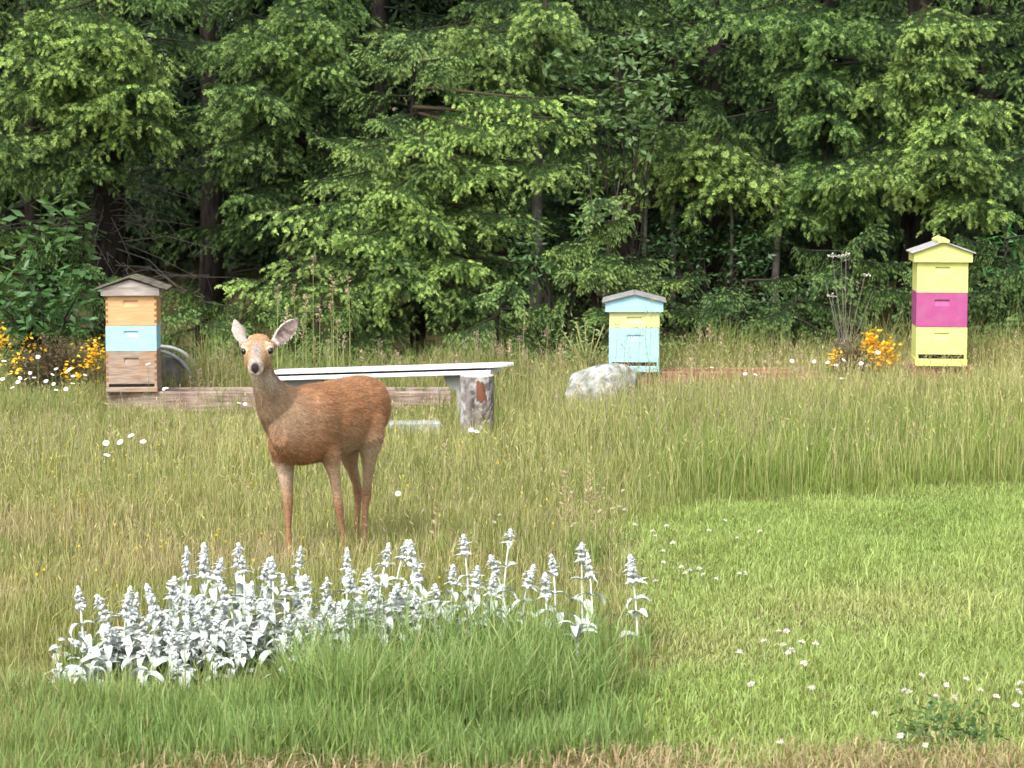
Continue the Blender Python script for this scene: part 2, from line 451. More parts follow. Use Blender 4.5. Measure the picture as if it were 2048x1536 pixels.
def seedheads():
    """thin flowering stems with small tan or purplish heads"""
    x, y = scatter(33000, 9.0, 19.3)
    keep = ~on_lawn(x, y) & ~inside(BED, x, y)
    dens = 0.35 + 0.65 * vnoise(x, y, 0.8, 4)
    keep &= rng.random(len(x)) < dens
    keep &= ~((y > 16.4) & (y < 18.6) & (x > -3.4) & (x < -.4) & (rng.random(len(x)) < .85))
    x, y = x[keep], y[keep]; n = len(x)
    h = (0.17 + 0.07 * smooth(12.0, 15.0, y) + 0.10 * smooth(-0.2, 1.2, x) * smooth(10.3, 11.8, y)) * rng.uniform(0.75, 1.3, n)
    lean = np.clip(rng.normal(0.2, 0.12, n), 0.02, 0.6)
    a = rng.random(n) * 2 * np.pi
    kind = vnoise(x, y, 0.5, 9) + rng.normal(0, 0.2, n)
    col = np.where((kind > 0.62)[:, None], np.array((0.40, 0.29, 0.24)), np.array((0.52, 0.44, 0.24)))
    col = np.where((rng.random(n) < 0.35)[:, None], np.array((0.44, 0.45, 0.18)), col) * rng.uniform(0.7, 1.3, n)[:, None]
    yel = (rng.random(n) < .035) & (x < .3) & (y < 14.5)
    col[yel] = (0.75, 0.55, 0.03)
    stem = np.tile(np.array((0.20, 0.23, 0.06)), (n, 1))
    V1, F1, C1, tip = blades(x, y, h, np.full(n, 0.0025) + 0.0012 * (y > 13), lean, stem, col, dirn=a)
    # head: two crossed slim lozenges drooping from the tip
    L = np.stack([np.cos(a), np.sin(a), np.zeros(n)], 1)
    hl = rng.uniform(0.012, 0.036, n)[:, None] * np.where(y > 13, 1.15, 1.0)[:, None]
    d = np.array([0, 0, 1.0]) * rng.uniform(0.2, 1.0, n)[:, None] + L * rng.uniform(0.1, 0.8, n)[:, None]
    d /= np.linalg.norm(d, axis=1)[:, None]
    s1 = np.cross(d, rng.normal(0, 1, (n, 3))); s1 /= np.linalg.norm(s1, axis=1)[:, None]
    s2 = np.cross(d, s1)
    hl[yel] = .012
    wd = hl * rng.uniform(0.05, 0.10, n)[:, None]
    wd[yel] = .006
    P = [tip - d * hl * 0.2]
    q = [tip + d * hl * 0.35 + s1 * wd, tip + d * hl * 0.35 - s1 * wd, tip + d * hl * 0.35 + s2 * wd, tip + d * hl * 0.35 - s2 * wd, tip + d * hl]
    V2 = np.stack(P + q, 1).reshape(-1, 3)
    k = np.arange(n)[:, None] * 6
    F2 = np.concatenate([k + np.array(t) for t in ((0, 1, 5), (0, 5, 2), (0, 3, 5), (0, 5, 4))])
    return join([(V1, F1, C1), (V2, F2, np.repeat(col, 6, 0))])

V, F, Cc = seedheads()
o = obj('seeding_grass', mesh_np('seeding_grass', V, F, M['straw'], Cc))
tag(o, 'thin grass stems with tan and purplish seed heads over the meadow', 'grass', kind='stuff')

def lawn():
    x, y = scatter(440000, 6.4, 14.5, pad=0.3)
    ins = on_lawn(x, y)
    x, y = x[ins], y[ins]; n = len(x)
    n1, n2, n3 = vnoise(x, y, 1.1, 11), vnoise(x, y, 3.1, 12), vnoise(x, y, 0.45, 13)
    h = (0.028 + 0.035 * n2) * rng.uniform(0.6, 1.4, n)
    stray = rng.random(n) < 0.012
    h = np.where(stray, h * 2.4, h)
    lean = np.clip(rng.normal(0.5, 0.25, n), 0.02, 0.92)
    w = 0.0052 * rng.uniform(0.6, 1.5, n)
    dry = np.clip((n1 * 0.55 + n3 * 0.45 - 0.66) * 2.4 + rng.normal(0, 0.2, n), 0, 1)
    near = .75 * (1 - smooth(6.86, 7.16, y + .10 + 0.45 * (vnoise(x, y, 2.3, 61) - .5)))
    dry = np.clip(dry + near * rng.uniform(0.0, 1.0, n), 0, 1)
    g = mixc((0.21, 0.335, 0.07), (0.345, 0.435, 0.135), np.clip(n2 * .6 + n1 * .4 + rng.normal(0, .2, n), 0, 1))
    c1 = g * (1 - dry[:, None]) + np.array((0.50, 0.42, 0.24)) * dry[:, None]
    c1 *= rng.uniform(0.6, 1.35, n)[:, None]
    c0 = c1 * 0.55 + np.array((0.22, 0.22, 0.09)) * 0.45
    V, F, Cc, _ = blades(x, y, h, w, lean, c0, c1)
    return V, F, Cc

V, F, Cc = lawn()
o = obj('lawn_grass', mesh_np('lawn_grass', V, F, M['grass'], Cc))
tag(o, 'short mown lawn with dry patches beside the meadow', 'grass', kind='stuff')

def border():
    """green grass in front of the silver plants, longest in the fan-shaped tufts"""
    parts = []
    x, y = scatter(125000, 6.3, 8.9, pad=0.3)
    keep = ~on_lawn(x, y)
    keep &= (y < on_ground(1024, 1370)[1] + 0.9 * (vnoise(x, y, 1.9, 71) - .5) - .22 * smooth(-.4, -.8, x) + rng.normal(0, .12, len(x))) | inside(TUFT, x, y) | (inside(BED, x, y) & (rng.random(len(x)) < 0.42))
    x, y = x[keep], y[keep]; n = len(x)
    tuft = inside(TUFT, x, y)
    front = smooth(-1.5, -0.9, x) * (1 - smooth(FRONT_Y - 0.26, FRONT_Y - 0.0, y + .11 + 0.40 * (vnoise(x, y, 2.3, 61) - .5)))
    back = inside(TUFT, x, y) & (y > 7.75)
    kk = ~(back & (rng.random(len(x)) < 0.6)); x, y, tuft, front = x[kk], y[kk], tuft[kk], front[kk]; n = len(x)
    n1, n2 = vnoise(x, y, 1.6, 21), vnoise(x, y, 4.0, 22)
    cx = np.round(x * 2.2) / 2.2
    h = np.where(tuft, 0.34 * (0.35 + 0.65 * rng.random(n) ** 1.8), 0.15 * rng.uniform(0.5, 1.2, n) * (1 - .45 * smooth(7.5, 7.9, y))) * (0.7 + 0.6 * n2) * (1 - 0.72 * front)
    lean = np.clip(rng.normal(np.where(tuft, 0.4, 0.32), 0.2, n), 0.02, 0.85)
    w = 0.0050 * rng.uniform(0.55, 1.5, n)
    dry = np.clip(front * .8 + rng.normal(-0.25, 0.35, n) + 0.5 * (n1 - 0.6) + 0.5 * smooth(-1.1, -1.9, x), 0, 1)
    g = mixc((0.105, 0.19, 0.045), (0.20, 0.29, 0.085), rng.random(n) * 0.7 + 0.3 * n2)
    c1 = g * (1 - dry[:, None]) + np.array((0.36, 0.25, 0.12)) * dry[:, None]
    g = g * rng.uniform(.6, 1.5, n)[:, None]; lite = rng.random(n) < .12; g[lite] = np.array((.34, .40, .16))
    c1 = g * (1 - dry[:, None]) + np.array((0.36, 0.25, 0.12)) * dry[:, None]
    c0 = g * 0.9 * (1 - dry[:, None]) + np.array((0.24, 0.16, 0.08)) * dry[:, None]
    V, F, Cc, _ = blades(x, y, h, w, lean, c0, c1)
    parts.append((V, F, Cc))
    # dead clippings lying on the near soil
    x, y = scatter(16000, 6.2, 7.3, pad=0.3)
    n = len(x)
    k = rng.random(n) < (1 - smooth(6.80, 7.04, y + .10 + 0.4 * (vnoise(x, y, 2.3, 61) - .5))) * .8 * smooth(-1.5, -.9, x)
    x, y = x[k], y[k]; n = len(x)
    c = mixc((0.27, 0.18, 0.10), (0.48, 0.39, 0.23), rng.random(n)) * rng.uniform(0.7, 1.1, n)[:, None]
    V, F, Cc, _ = blades(x, y, rng.uniform(0.03, 0.09, n), np.full(n, 0.005), rng.uniform(0.85, 1.0, n), c, c, z=G(x, y) + rng.uniform(0, 0.03, n))
    parts.append((V, F, Cc))
    return join(parts)

V, F, Cc = border()
o = obj('border_grass', mesh_np('border_grass', V, F, M['grass'], Cc))
tag(o, 'fine green grass standing in tufts before the silver plants', 'grass', kind='stuff')

# ------------------------------------------------------------------ conifers
def make_branch(seed, Lb=1.6, hang=0.0, sparse=1.0):
    """flat conifer bough along +x: wood, older needles and bright new shoots"""
    r = np.random.default_rng(seed)
    sh_p, sh_d, sh_new, sh_up = [], [], [], []
    wood = MB()
    def axis_pt(t):
        return np.array([Lb * t, 0.06 * math.sin(t * 3 + seed), -0.10 * Lb * t * t + 0.10 * Lb * t ** 4])
    pts = [axis_pt(t) for t in np.linspace(0, 1, 6)]
    wood.tube(pts, [0.022, 0.018, 0.014, 0.010, 0.006, 0.003], 5)
    def twig(p, d, length, depth):
        n = max(1, int(length / 0.055))
        d = d / np.linalg.norm(d)
        pos = np.array(p, float)
        for k in range(n):
            t = (k + 1) / n
            d = d + np.array([0, 0, -0.11 - 0.12 * hang + r.normal(0, 0.04)]) + r.normal(0, 0.03, 3)
            d /= np.linalg.norm(d)
            sh_p.append(pos.copy()); sh_d.append(d.copy()); sh_new.append((1.0 if r.random() < (.72 if n > 1 else .45) else .5) if k == n - 1 else 0.0)
            pos = pos + d * 0.055
            if depth > 0 and k >= 1:
                for s in (-1, 1):
                    if r.random() < 0.55 * sparse:
                        side = np.cross(d, [0, 0, 1.0]); side /= (np.linalg.norm(side) + 1e-6)
                        nd = d * 0.95 + side * s * 0.6 + np.array([0, 0, r.normal(-0.10, 0.10)])
                        twig(pos, nd, (0.10 + 0.13 * r.random()) * (1.15 - t * 0.4), depth - 1)
    t = 0.18
    while t < 0.985:
        p = axis_pt(t); q = axis_pt(min(1, t + 0.02)); ax = (q - p) / np.linalg.norm(q - p)
        for s in (-1, 1):
            side = np.array([0, s, 0])
            ln = (0.13 + 0.50 * math.sin(min(1.0, (1 - t) * 1.25 + 0.05) * 1.5)) * r.uniform(0.6, 1.1) * (0.55 + 0.45 * min(1, t * 3))
            d = ax * 0.85 + side * r.uniform(0.5, 0.9) + np.array([0, 0, r.normal(0.0, 0.10)])
            twig(p, d, ln, 1)
            if r.random() < 0.5:
                d2 = ax * 0.7 + side * 0.5 + np.array([0, 0, r.uniform(-0.6, 0.6) - 0.8 * hang])
                twig(p, d2, ln * 0.6, 1)
        t += 0.062
    twig(axis_pt(0.97), np.array([1, 0, 0.1]), 0.12, 1)
    P = np.array(sh_p); D = np.array(sh_d); NW = np.array(sh_new)
    def needles(P, D, K, span, ln0, wd0, outw, fwd, c):
        A = np.repeat(P, K, 0); Dd = np.repeat(D, K, 0); m = len(A)
        ref = r.normal(0, 1, (m, 3))
        rad = np.cross(Dd, ref); rad /= np.linalg.norm(rad, axis=1)[:, None]
        rad[:, 2] = np.where(rad[:, 2] < -0.3, rad[:, 2] * 0.4, rad[:, 2]); rad /= np.linalg.norm(rad, axis=1)[:, None]
        u = r.random(m)
        base = A + Dd * (u * span)[:, None]
        dirn = rad * outw + Dd * (fwd + .8 * (u > .8))[:, None]
        dirn /= np.linalg.norm(dirn, axis=1)[:, None]
        ln = ln0 * r.uniform(0.75, 1.25, m)
        sd = np.cross(dirn, ref[:, [1, 2, 0]]); sd /= np.linalg.norm(sd, axis=1)[:, None]
        tip = base + dirn * ln[:, None]
        V = np.stack([base - sd * wd0, base + sd * wd0, tip + sd * wd0 * 0.6, tip - sd * wd0 * 0.6], 1).reshape(-1, 3)
        c = np.repeat(np.repeat(c, K, 0) * r.uniform(0.75, 1.25, (m, 1)), 4, 0)
        return V, np.arange(m)[:, None] * 4 + np.arange(4), c
    shade = r.uniform(.8, 1.2, (len(P), 1))
    old = NW < .75; new = ~old
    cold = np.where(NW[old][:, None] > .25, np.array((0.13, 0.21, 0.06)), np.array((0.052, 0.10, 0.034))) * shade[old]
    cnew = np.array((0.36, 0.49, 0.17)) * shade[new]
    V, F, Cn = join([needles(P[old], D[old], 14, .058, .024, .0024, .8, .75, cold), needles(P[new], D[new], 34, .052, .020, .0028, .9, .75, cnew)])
    wv = np.array(wood.v)
    quads = np.array([f for f in wood.f if len(f) == 4]); 
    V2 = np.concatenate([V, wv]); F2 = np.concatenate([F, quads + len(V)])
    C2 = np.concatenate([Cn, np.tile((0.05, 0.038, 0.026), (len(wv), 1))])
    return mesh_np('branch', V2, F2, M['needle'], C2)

BR = [make_branch(100 + k) for k in range(5)] + [make_branch(200 + k, hang=0.9, sparse=0.8) for k in range(2)]
BRL = 1.6

def place_branch(parent, A, B, me, roll=0.0, tint=(1, 1, 1)):
    A, B = Vector(A), Vector(B)
    x = (B - A); Ln = x.length; x.normalize()
    up = Vector((0, 0, 1)) if abs(x.z) < 0.97 else Vector((0, 1, 0))
    y = up.cross(x).normalized(); z = x.cross(y)
    Mt = Matrix((x, y, z)).transposed() @ Matrix.Rotation(roll, 3, 'X')
    s = Ln / BRL
    sw = max(s, 0.62)
    o = bpy.data.objects.new('branch', me)
    link(o, parent)
    o.matrix_local = Matrix.Translation(A) @ Mt.to_4x4() @ Matrix.Diagonal((s, sw, sw, 1))
    o.color = (*tint, 1)
    return o

def trunk_mesh(H, r0, bark, lean=(0, 0)):
    b = MB()
    n = 9
    pts = [(lean[0] * t + 0.03 * math.sin(t * 7), lean[1] * t + 0.03 * math.cos(t * 5), H * t - 0.15) for t in np.linspace(0, 1, n)]
    b.tube(pts, [max(0.012, r0 * (1 - 0.9 * t) * (1.25 if t == 0 else 1)) for t in np.linspace(0, 1, n)], 9)
    return b

tree_n = 0
def conifer(px, depth, H, Rb, z0, label, tint=(1, 1, 1), step=0.13, r0=0.14, group='conifers at the wood edge', name='fir_tree', bark='bark', back=True, boughs=(), skew=0.0, arc=2.3, power=0.75, btint=None):
    global tree_n
    tree_n += 1
    r = np.random.default_rng(1000 + tree_n)
    x = (px - 1024) / FPX * depth
    g = gz(x, depth)
    t = empty(name, (x, depth, g)); tag(t, label, 'tree', group)
    trunk_mesh(H, r0, bark).build('trunk', M[bark], t, smooth_=True)
    z, k = z0, 0
    ang = r.random() * 6.28
    while z < H - 0.15:
        ang += 2.399
        Ln = max(0.30, Rb * (1 - (z / H)) ** power * r.uniform(0.72, 1.1))
        off = ((ang + math.pi / 2 + math.pi) % (2 * math.pi)) - math.pi     # 0 = towards the meadow
        if abs(off) < arc:
            a = ang
            up = r.uniform(-0.32, 0.05) * Ln
            if z / H > 0.8: up += 0.4 * Ln
            A = (0, 0, z)
            B = (Ln * math.cos(a), Ln * math.sin(a), z + up)
            me = BR[int(r.integers(0, 5))] if r.random() < 0.9 else BR[5 + int(r.integers(0, 2))]
            v = r.uniform(0.85, 1.15)
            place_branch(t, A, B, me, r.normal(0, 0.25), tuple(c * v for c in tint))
            k += 1
        z += step * (1.0 if z < 4.4 else 1.9) * r.uniform(0.7, 1.3)
    for (bx, by, bd, az) in boughs:                     # boughs that reach out to where the photo shows them
        B = at(bx, by, bd) - Vector((x, depth, g))
        place_branch(t, (0, 0, B.z + az), B, BR[int(r.integers(0, 5))], r.normal(0, 0.15), btint or tint)
    return t

lime = (1.14, 1.13, 1.0); mid = (0.85, 0.9, 0.85); dim = (0.58, 0.66, 0.60); cool = (0.56, 0.66, 0.63); dark = (0.2, 0.27, 0.26)  # dim, cool and dark paint the wood's inner shade into the branch tint
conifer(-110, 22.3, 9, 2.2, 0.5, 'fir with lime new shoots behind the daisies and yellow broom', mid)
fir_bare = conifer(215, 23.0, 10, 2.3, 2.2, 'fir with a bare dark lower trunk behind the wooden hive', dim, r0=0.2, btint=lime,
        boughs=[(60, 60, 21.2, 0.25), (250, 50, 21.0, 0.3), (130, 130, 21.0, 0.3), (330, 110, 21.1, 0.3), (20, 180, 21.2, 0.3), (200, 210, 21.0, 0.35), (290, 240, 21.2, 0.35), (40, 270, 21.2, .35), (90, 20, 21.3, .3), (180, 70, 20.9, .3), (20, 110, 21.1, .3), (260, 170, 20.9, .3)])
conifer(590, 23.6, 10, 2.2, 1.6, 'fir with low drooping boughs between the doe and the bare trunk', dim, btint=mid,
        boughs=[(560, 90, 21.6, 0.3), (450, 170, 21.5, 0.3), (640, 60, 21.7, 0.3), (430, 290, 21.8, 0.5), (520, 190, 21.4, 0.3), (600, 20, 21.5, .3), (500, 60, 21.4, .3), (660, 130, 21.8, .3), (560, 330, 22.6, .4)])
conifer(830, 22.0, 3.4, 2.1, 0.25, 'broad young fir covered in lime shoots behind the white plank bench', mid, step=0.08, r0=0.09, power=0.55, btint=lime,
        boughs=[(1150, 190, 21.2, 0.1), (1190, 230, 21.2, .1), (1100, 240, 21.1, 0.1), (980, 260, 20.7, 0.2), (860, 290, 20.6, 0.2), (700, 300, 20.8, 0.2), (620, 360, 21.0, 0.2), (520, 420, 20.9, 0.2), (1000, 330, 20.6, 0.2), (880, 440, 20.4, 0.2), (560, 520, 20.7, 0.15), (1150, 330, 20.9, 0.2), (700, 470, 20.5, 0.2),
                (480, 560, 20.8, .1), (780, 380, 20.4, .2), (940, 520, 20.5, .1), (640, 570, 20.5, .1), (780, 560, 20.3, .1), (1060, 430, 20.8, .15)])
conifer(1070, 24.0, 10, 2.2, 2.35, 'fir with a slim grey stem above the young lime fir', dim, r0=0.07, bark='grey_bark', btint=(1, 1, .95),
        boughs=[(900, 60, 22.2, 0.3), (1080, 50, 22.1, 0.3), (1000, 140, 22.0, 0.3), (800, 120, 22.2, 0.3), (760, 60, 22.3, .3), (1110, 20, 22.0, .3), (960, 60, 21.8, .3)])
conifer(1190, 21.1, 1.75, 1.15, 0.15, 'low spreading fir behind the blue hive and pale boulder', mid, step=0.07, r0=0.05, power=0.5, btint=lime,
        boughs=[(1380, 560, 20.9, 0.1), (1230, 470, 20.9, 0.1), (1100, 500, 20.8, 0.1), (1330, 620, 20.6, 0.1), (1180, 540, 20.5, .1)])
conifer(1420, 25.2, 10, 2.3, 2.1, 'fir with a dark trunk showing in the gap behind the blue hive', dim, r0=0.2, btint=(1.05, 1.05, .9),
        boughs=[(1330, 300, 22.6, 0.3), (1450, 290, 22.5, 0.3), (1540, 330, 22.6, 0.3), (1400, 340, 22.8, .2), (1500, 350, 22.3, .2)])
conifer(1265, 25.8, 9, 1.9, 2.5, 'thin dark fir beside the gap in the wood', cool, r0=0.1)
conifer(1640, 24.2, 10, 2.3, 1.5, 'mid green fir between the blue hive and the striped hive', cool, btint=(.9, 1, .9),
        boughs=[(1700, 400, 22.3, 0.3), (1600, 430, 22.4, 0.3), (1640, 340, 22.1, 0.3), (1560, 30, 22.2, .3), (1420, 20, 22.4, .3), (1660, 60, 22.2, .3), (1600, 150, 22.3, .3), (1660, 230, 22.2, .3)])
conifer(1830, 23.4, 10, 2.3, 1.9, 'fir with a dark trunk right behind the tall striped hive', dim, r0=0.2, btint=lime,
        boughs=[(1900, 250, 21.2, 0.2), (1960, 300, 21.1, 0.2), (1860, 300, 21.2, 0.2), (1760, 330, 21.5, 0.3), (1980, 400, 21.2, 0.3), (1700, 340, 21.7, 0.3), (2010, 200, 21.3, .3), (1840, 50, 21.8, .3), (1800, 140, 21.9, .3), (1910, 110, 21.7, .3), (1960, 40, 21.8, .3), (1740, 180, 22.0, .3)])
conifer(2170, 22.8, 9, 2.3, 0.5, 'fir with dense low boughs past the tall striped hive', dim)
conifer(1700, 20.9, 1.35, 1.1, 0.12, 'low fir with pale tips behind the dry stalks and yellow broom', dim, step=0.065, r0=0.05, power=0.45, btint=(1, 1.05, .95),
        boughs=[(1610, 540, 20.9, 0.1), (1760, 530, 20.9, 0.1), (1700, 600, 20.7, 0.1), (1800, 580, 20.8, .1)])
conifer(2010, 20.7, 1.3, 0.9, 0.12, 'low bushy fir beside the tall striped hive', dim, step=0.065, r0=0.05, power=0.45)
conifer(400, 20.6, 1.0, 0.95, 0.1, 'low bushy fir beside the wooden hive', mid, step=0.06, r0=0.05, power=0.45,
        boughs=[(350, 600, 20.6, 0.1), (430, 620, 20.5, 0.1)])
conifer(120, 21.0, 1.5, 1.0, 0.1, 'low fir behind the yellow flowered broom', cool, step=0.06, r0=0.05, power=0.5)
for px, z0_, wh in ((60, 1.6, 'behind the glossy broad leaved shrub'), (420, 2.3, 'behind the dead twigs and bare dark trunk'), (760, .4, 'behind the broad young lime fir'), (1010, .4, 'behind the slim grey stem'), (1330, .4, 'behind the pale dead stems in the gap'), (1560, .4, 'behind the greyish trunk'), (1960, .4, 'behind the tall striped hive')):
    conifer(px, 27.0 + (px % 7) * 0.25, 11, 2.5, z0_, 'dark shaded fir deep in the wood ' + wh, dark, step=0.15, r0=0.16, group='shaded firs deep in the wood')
for px, d, h, lab in [(640, 20.6, 0.95, 'low lime tipped fir right behind the doe'), (480, 21.6, 0.9, 'low shaded fir between the wooden hive and the doe'), (1000, 20.5, 0.9, 'low fir behind the end of the white bench'), (1330, 21.6, 1.0, 'low fir under the dark gap in the wood'),
        (1490, 20.9, 1.0, 'low fir beyond the reddish stand, beside the blue hive'), (1590, 20.5, 0.85, 'low fir between the blue hive and the dry stalks'), (1860, 20.9, 1.1, 'low shaded fir behind the tall yellow hive'), (2080, 20.5, 1.1, 'low fir beside the bright cut leaved shrub'), (250, 21.2, 0.75, 'low shaded fir under the bare dark trunk')]:
    conifer(px, d, h, 1.0, 0.1, lab, mid if px in (640, 1000) else dim, step=0.055, r0=0.05, power=0.4, group='low firs along the wood edge', arc=2.0)

b = MB(); r_ = np.random.default_rng(9)
for k in range(70):                                    # bare dead twigs round the shaded trunk
    z0_ = r_.uniform(.5, 2.1); a_ = r_.uniform(math.pi, 2 * math.pi) ; L_ = r_.uniform(.4, 1.5)
    p0 = Vector((.12 * math.cos(a_), .12 * math.sin(a_), z0_)); p2 = p0 + Vector((L_ * math.cos(a_), L_ * .6 * math.sin(a_), r_.uniform(-.5, .15)))
    p1 = p0.lerp(p2, .5) + Vector((0, 0, r_.uniform(0, .15)))
    b.tube([p0, p1, p2], [.007, .005, .002], 4, False)
    for q in range(3):
        e = p1.lerp(p2, r_.random()); b.tube([e, e + Vector(r_.normal(0, .12, 3)) + Vector((0, 0, -.08))], [.003, .0015], 3, False)
b.build('dead_twigs', M['dead_twig'], fir_bare)

# the wood behind: one mass
def woods():
    n = 150000
    x = rng.uniform(-13, 13, n); y = 30 + rng.random(n) ** 1.5 * 7; z = rng.random(n) * 11 + 0.6
    far = rng.random(n) < .15
    y = np.where(far, rng.uniform(37, 41, n), y); z = np.where(far, rng.random(n) * 15 + .6, z); x = np.where(far, x * 1.4, x)
    s = np.where(far, rng.uniform(0.2, 0.5, n), rng.uniform(0.07, 0.16, n))[:, None]
    a = rng.normal(0, 1, (n, 3)); a /= np.linalg.norm(a, axis=1)[:, None]
    b = np.cross(a, rng.normal(0, 1, (n, 3))); b /= np.linalg.norm(b, axis=1)[:, None]
    P = np.stack([x, y, z], 1)
    V = np.stack([P - a * s, P + b * s * 0.5, P + a * s, P - b * s * 0.5], 1).reshape(-1, 3)
    F = np.arange(n)[:, None] * 4 + np.arange(4)
    c = np.array((0.016, 0.028, 0.012)) * rng.uniform(0.5, 1.5, (n, 1))  # leaf colour darkened to paint in the shade of the deep wood
    return V, F, np.repeat(c, 4, 0)
V, F, Cc = woods()
o = obj('deep_woods', mesh_np('deep_woods', V, F, M['woods'], Cc))
tag(o, 'dark mass of woodland foliage behind the firs', 'woods', kind='stuff')

# ------------------------------------------------------------------ beehives
HS = 18.0
def hive(name, px, base_py, depth, yaw, parts, roof, label):
    """parts from the top down: (material, height m, style)"""
    p = at(px, base_py, depth)
    t = empty(name, p, yaw); tag(t, label, 'beehive', 'beehives')
    W, Ln = 0.413, 0.505
    z = 0.0
    for i, (mat, h, style) in enumerate(reversed(parts)):
        m = M[mat]
        if style == 'base':
            b = MB(); b.box(-W/2 - 0.004, W/2 + 0.004, -0.03, Ln, z, z + h * 0.62, 0.004)
            bo = b.build('bottom_board', m, t)
            g = MB(); g.box(-W/2 + 0.02, W/2 - 0.02, 0.002, Ln - .02, z + h * 0.62 + 0.001, z + h - 0.001)
            g.build('entrance_shade', M['gap'], t)  # solid dark block fills the opening in place of its shade
            for s in (-1, 1):
                c = MB(); xa, xb = sorted((s * W/2, s * (W/2 - 0.02)))
                c.box(xa, xb, -0.012, Ln, z + h * 0.62, z + h, 0.002); c.build('side_rail', m, t)
            z += h; continue
        dx = rng.normal(0, 0.002)
        e = 0.0015
        # front with a scooped hand hold
        b = MB()
        b.box(-W/2 + dx, W/2 + dx, 0.022, Ln, z + e, z + h - e, 0.003)          # sides and back
        hw, ht = 0.06, 0.024
        hz = z + h * (0.80 if h > 0.2 else 0.62)
        y0 = 0.0
        xs = [-W/2 + dx, -hw, hw, W/2 + dx]
        b.box(xs[0], xs[1], y0, 0.024, z + e, z + h - e)
        b.box(xs[2], xs[3], y0, 0.024, z + e, z + h - e)
        b.box(xs[1], xs[2], y0, 0.024, hz, z + h - e)
        b.box(xs[1], xs[2], y0, 0.024, z + e, hz - ht - 0.03)
        bx_ = b.build('hive_box', m, t)
        # sloping floor of the hand hold
        s_ = MB()
        n0 = 8
        s_.prism([(-hw, hz - ht - 0.03), (hw, hz - ht - 0.03), (hw, hz - ht - 0.0295), (-hw, hz - ht - 0.0295)], 0.001, 0.022)
        s_.v = [(-hw, 0.0005, hz - ht - 0.031), (hw, 0.0005, hz - ht - 0.031), (hw, 0.018, hz + 0.0005), (-hw, 0.018, hz + 0.0005),
                (-hw, 0.021, hz - ht - 0.031), (hw, 0.021, hz - ht - 0.031), (hw, 0.021, hz + 0.0005), (-hw, 0.021, hz + 0.0005)]
        s_.f = [(0, 1, 2, 3), (4, 7, 6, 5), (0, 4, 5, 1), (3, 2, 6, 7), (0, 3, 7, 4), (1, 5, 6, 2)]
        s_.build('hand_hold', m, bx_)
        if style == 'fingers':
            nf = 5
            fh = h / (2 * nf + 1)
            for s in (-1, 1):
                for k in range(nf):
                    f = MB(); za = z + fh * (2 * k + 1)
                    xa, xb = sorted((s * W/2 + dx + s * 0.001, s * (W/2 - 0.019) + dx))
                    f.box(xa, xb, -0.0025, 0.02, za, za + fh, 0.0015); f.build('finger_joint', M['pine_end'], bx_)
        z += h
    # gabled roof
    rw, rh, edge, gable, cover, over, cap = roof
    rl0, rl1 = -0.035, Ln + 0.035
    b = MB(); b.prism([(-rw/2, z - 0.012), (rw/2, z - 0.012), (rw/2, z + edge), (0, z + edge + rh), (-rw/2, z + edge)], rl0, rl1)
    rf = b.build('roof', M[gable], t)
    sl = math.atan2(rh, rw / 2)
    hl = math.hypot(rw / 2, rh) + over
    for s in (-1, 1):
        if cover == 'shingle':
            n = 4
            for k in range(n):
                for q in range(5):
                    ya = rl0 - 0.03 + q * (rl1 - rl0 + 0.06) / 5
                    Mx = Matrix.Translation((0, 0, z + edge + rh + 0.004)) @ Matrix.Rotation(s * sl, 4, 'Y')
                    a, c = hl * k / n - 0.004, hl * (k + 1) / n + 0.012
                    xa, xb = sorted((s * a, s * c))
                    d = MB(); lift = 0.010 * (n - k) / n + rng.uniform(0, 0.003)
                    d.box(xa, xb, ya + 0.002, ya + (rl1 - rl0 + 0.06) / 5 - 0.002, lift, lift + 0.008, 0.001, M=Mx)
                    d.build('shingle', M['shingle'], rf)
        else:
            Mx = Matrix.Translation((0, 0, z + edge + rh + 0.002)) @ Matrix.Rotation(s * sl, 4, 'Y')
            xa, xb = sorted((s * 0.001, s * hl))
            d = MB(); d.box(xa, xb, rl0 - 0.03, rl1 + 0.03, 0, 0.012, 0.002, M=Mx); d.build('roof_sheet', M[cover], rf)
    if cap:
        c = MB(); c.prism([(-0.045, z + edge + rh + 0.002), (0.045, z + edge + rh + 0.002), (0.045, z + edge + rh + 0.022), (0.0, z + edge + rh + 0.045), (-0.045, z + edge + rh + 0.022)], rl0 - 0.035, rl1 + 0.035)
        c.build('ridge_cap', M[cap], rf)
    return t, p

hive1, p1 = hive('beehive', 264, 784, 18.0, R(5.0), [('pine', 0.262, 'fingers'), ('blue', 0.21, 'plain'), ('old_pine', 0.272, 'fingers'), ('old_pine', 0.066, 'base')],
     (0.475, 0.075, 0.045, 'grey_roof', 'shingle', 0.055, None), 'wooden hive with one sky blue box and a mossy shingled roof')
hive2, p2 = hive('beehive', 1268, 744, 18.0, R(-3.0), [('cream', 0.145, 'plain'), ('blue', 0.285, 'plain'), ('blue', 0.08, 'base')],
     (0.475, 0.06, 0.068, 'blue', 'felt_roof', 0.025, None), 'short blue hive with a pale yellow middle box')
hive3, p3 = hive('beehive', 1882, 732, 18.0, R(-6.0), [('lemon', 0.264, 'plain'), ('magenta', 0.285, 'plain'), ('lemon', 0.225, 'plain'), ('lemon', 0.095, 'base')],
     (0.475, 0.085, 0.062, 'lemon', 'light_roof', 0.022, 'lemon'), 'tall yellow hive with a magenta box in the middle')

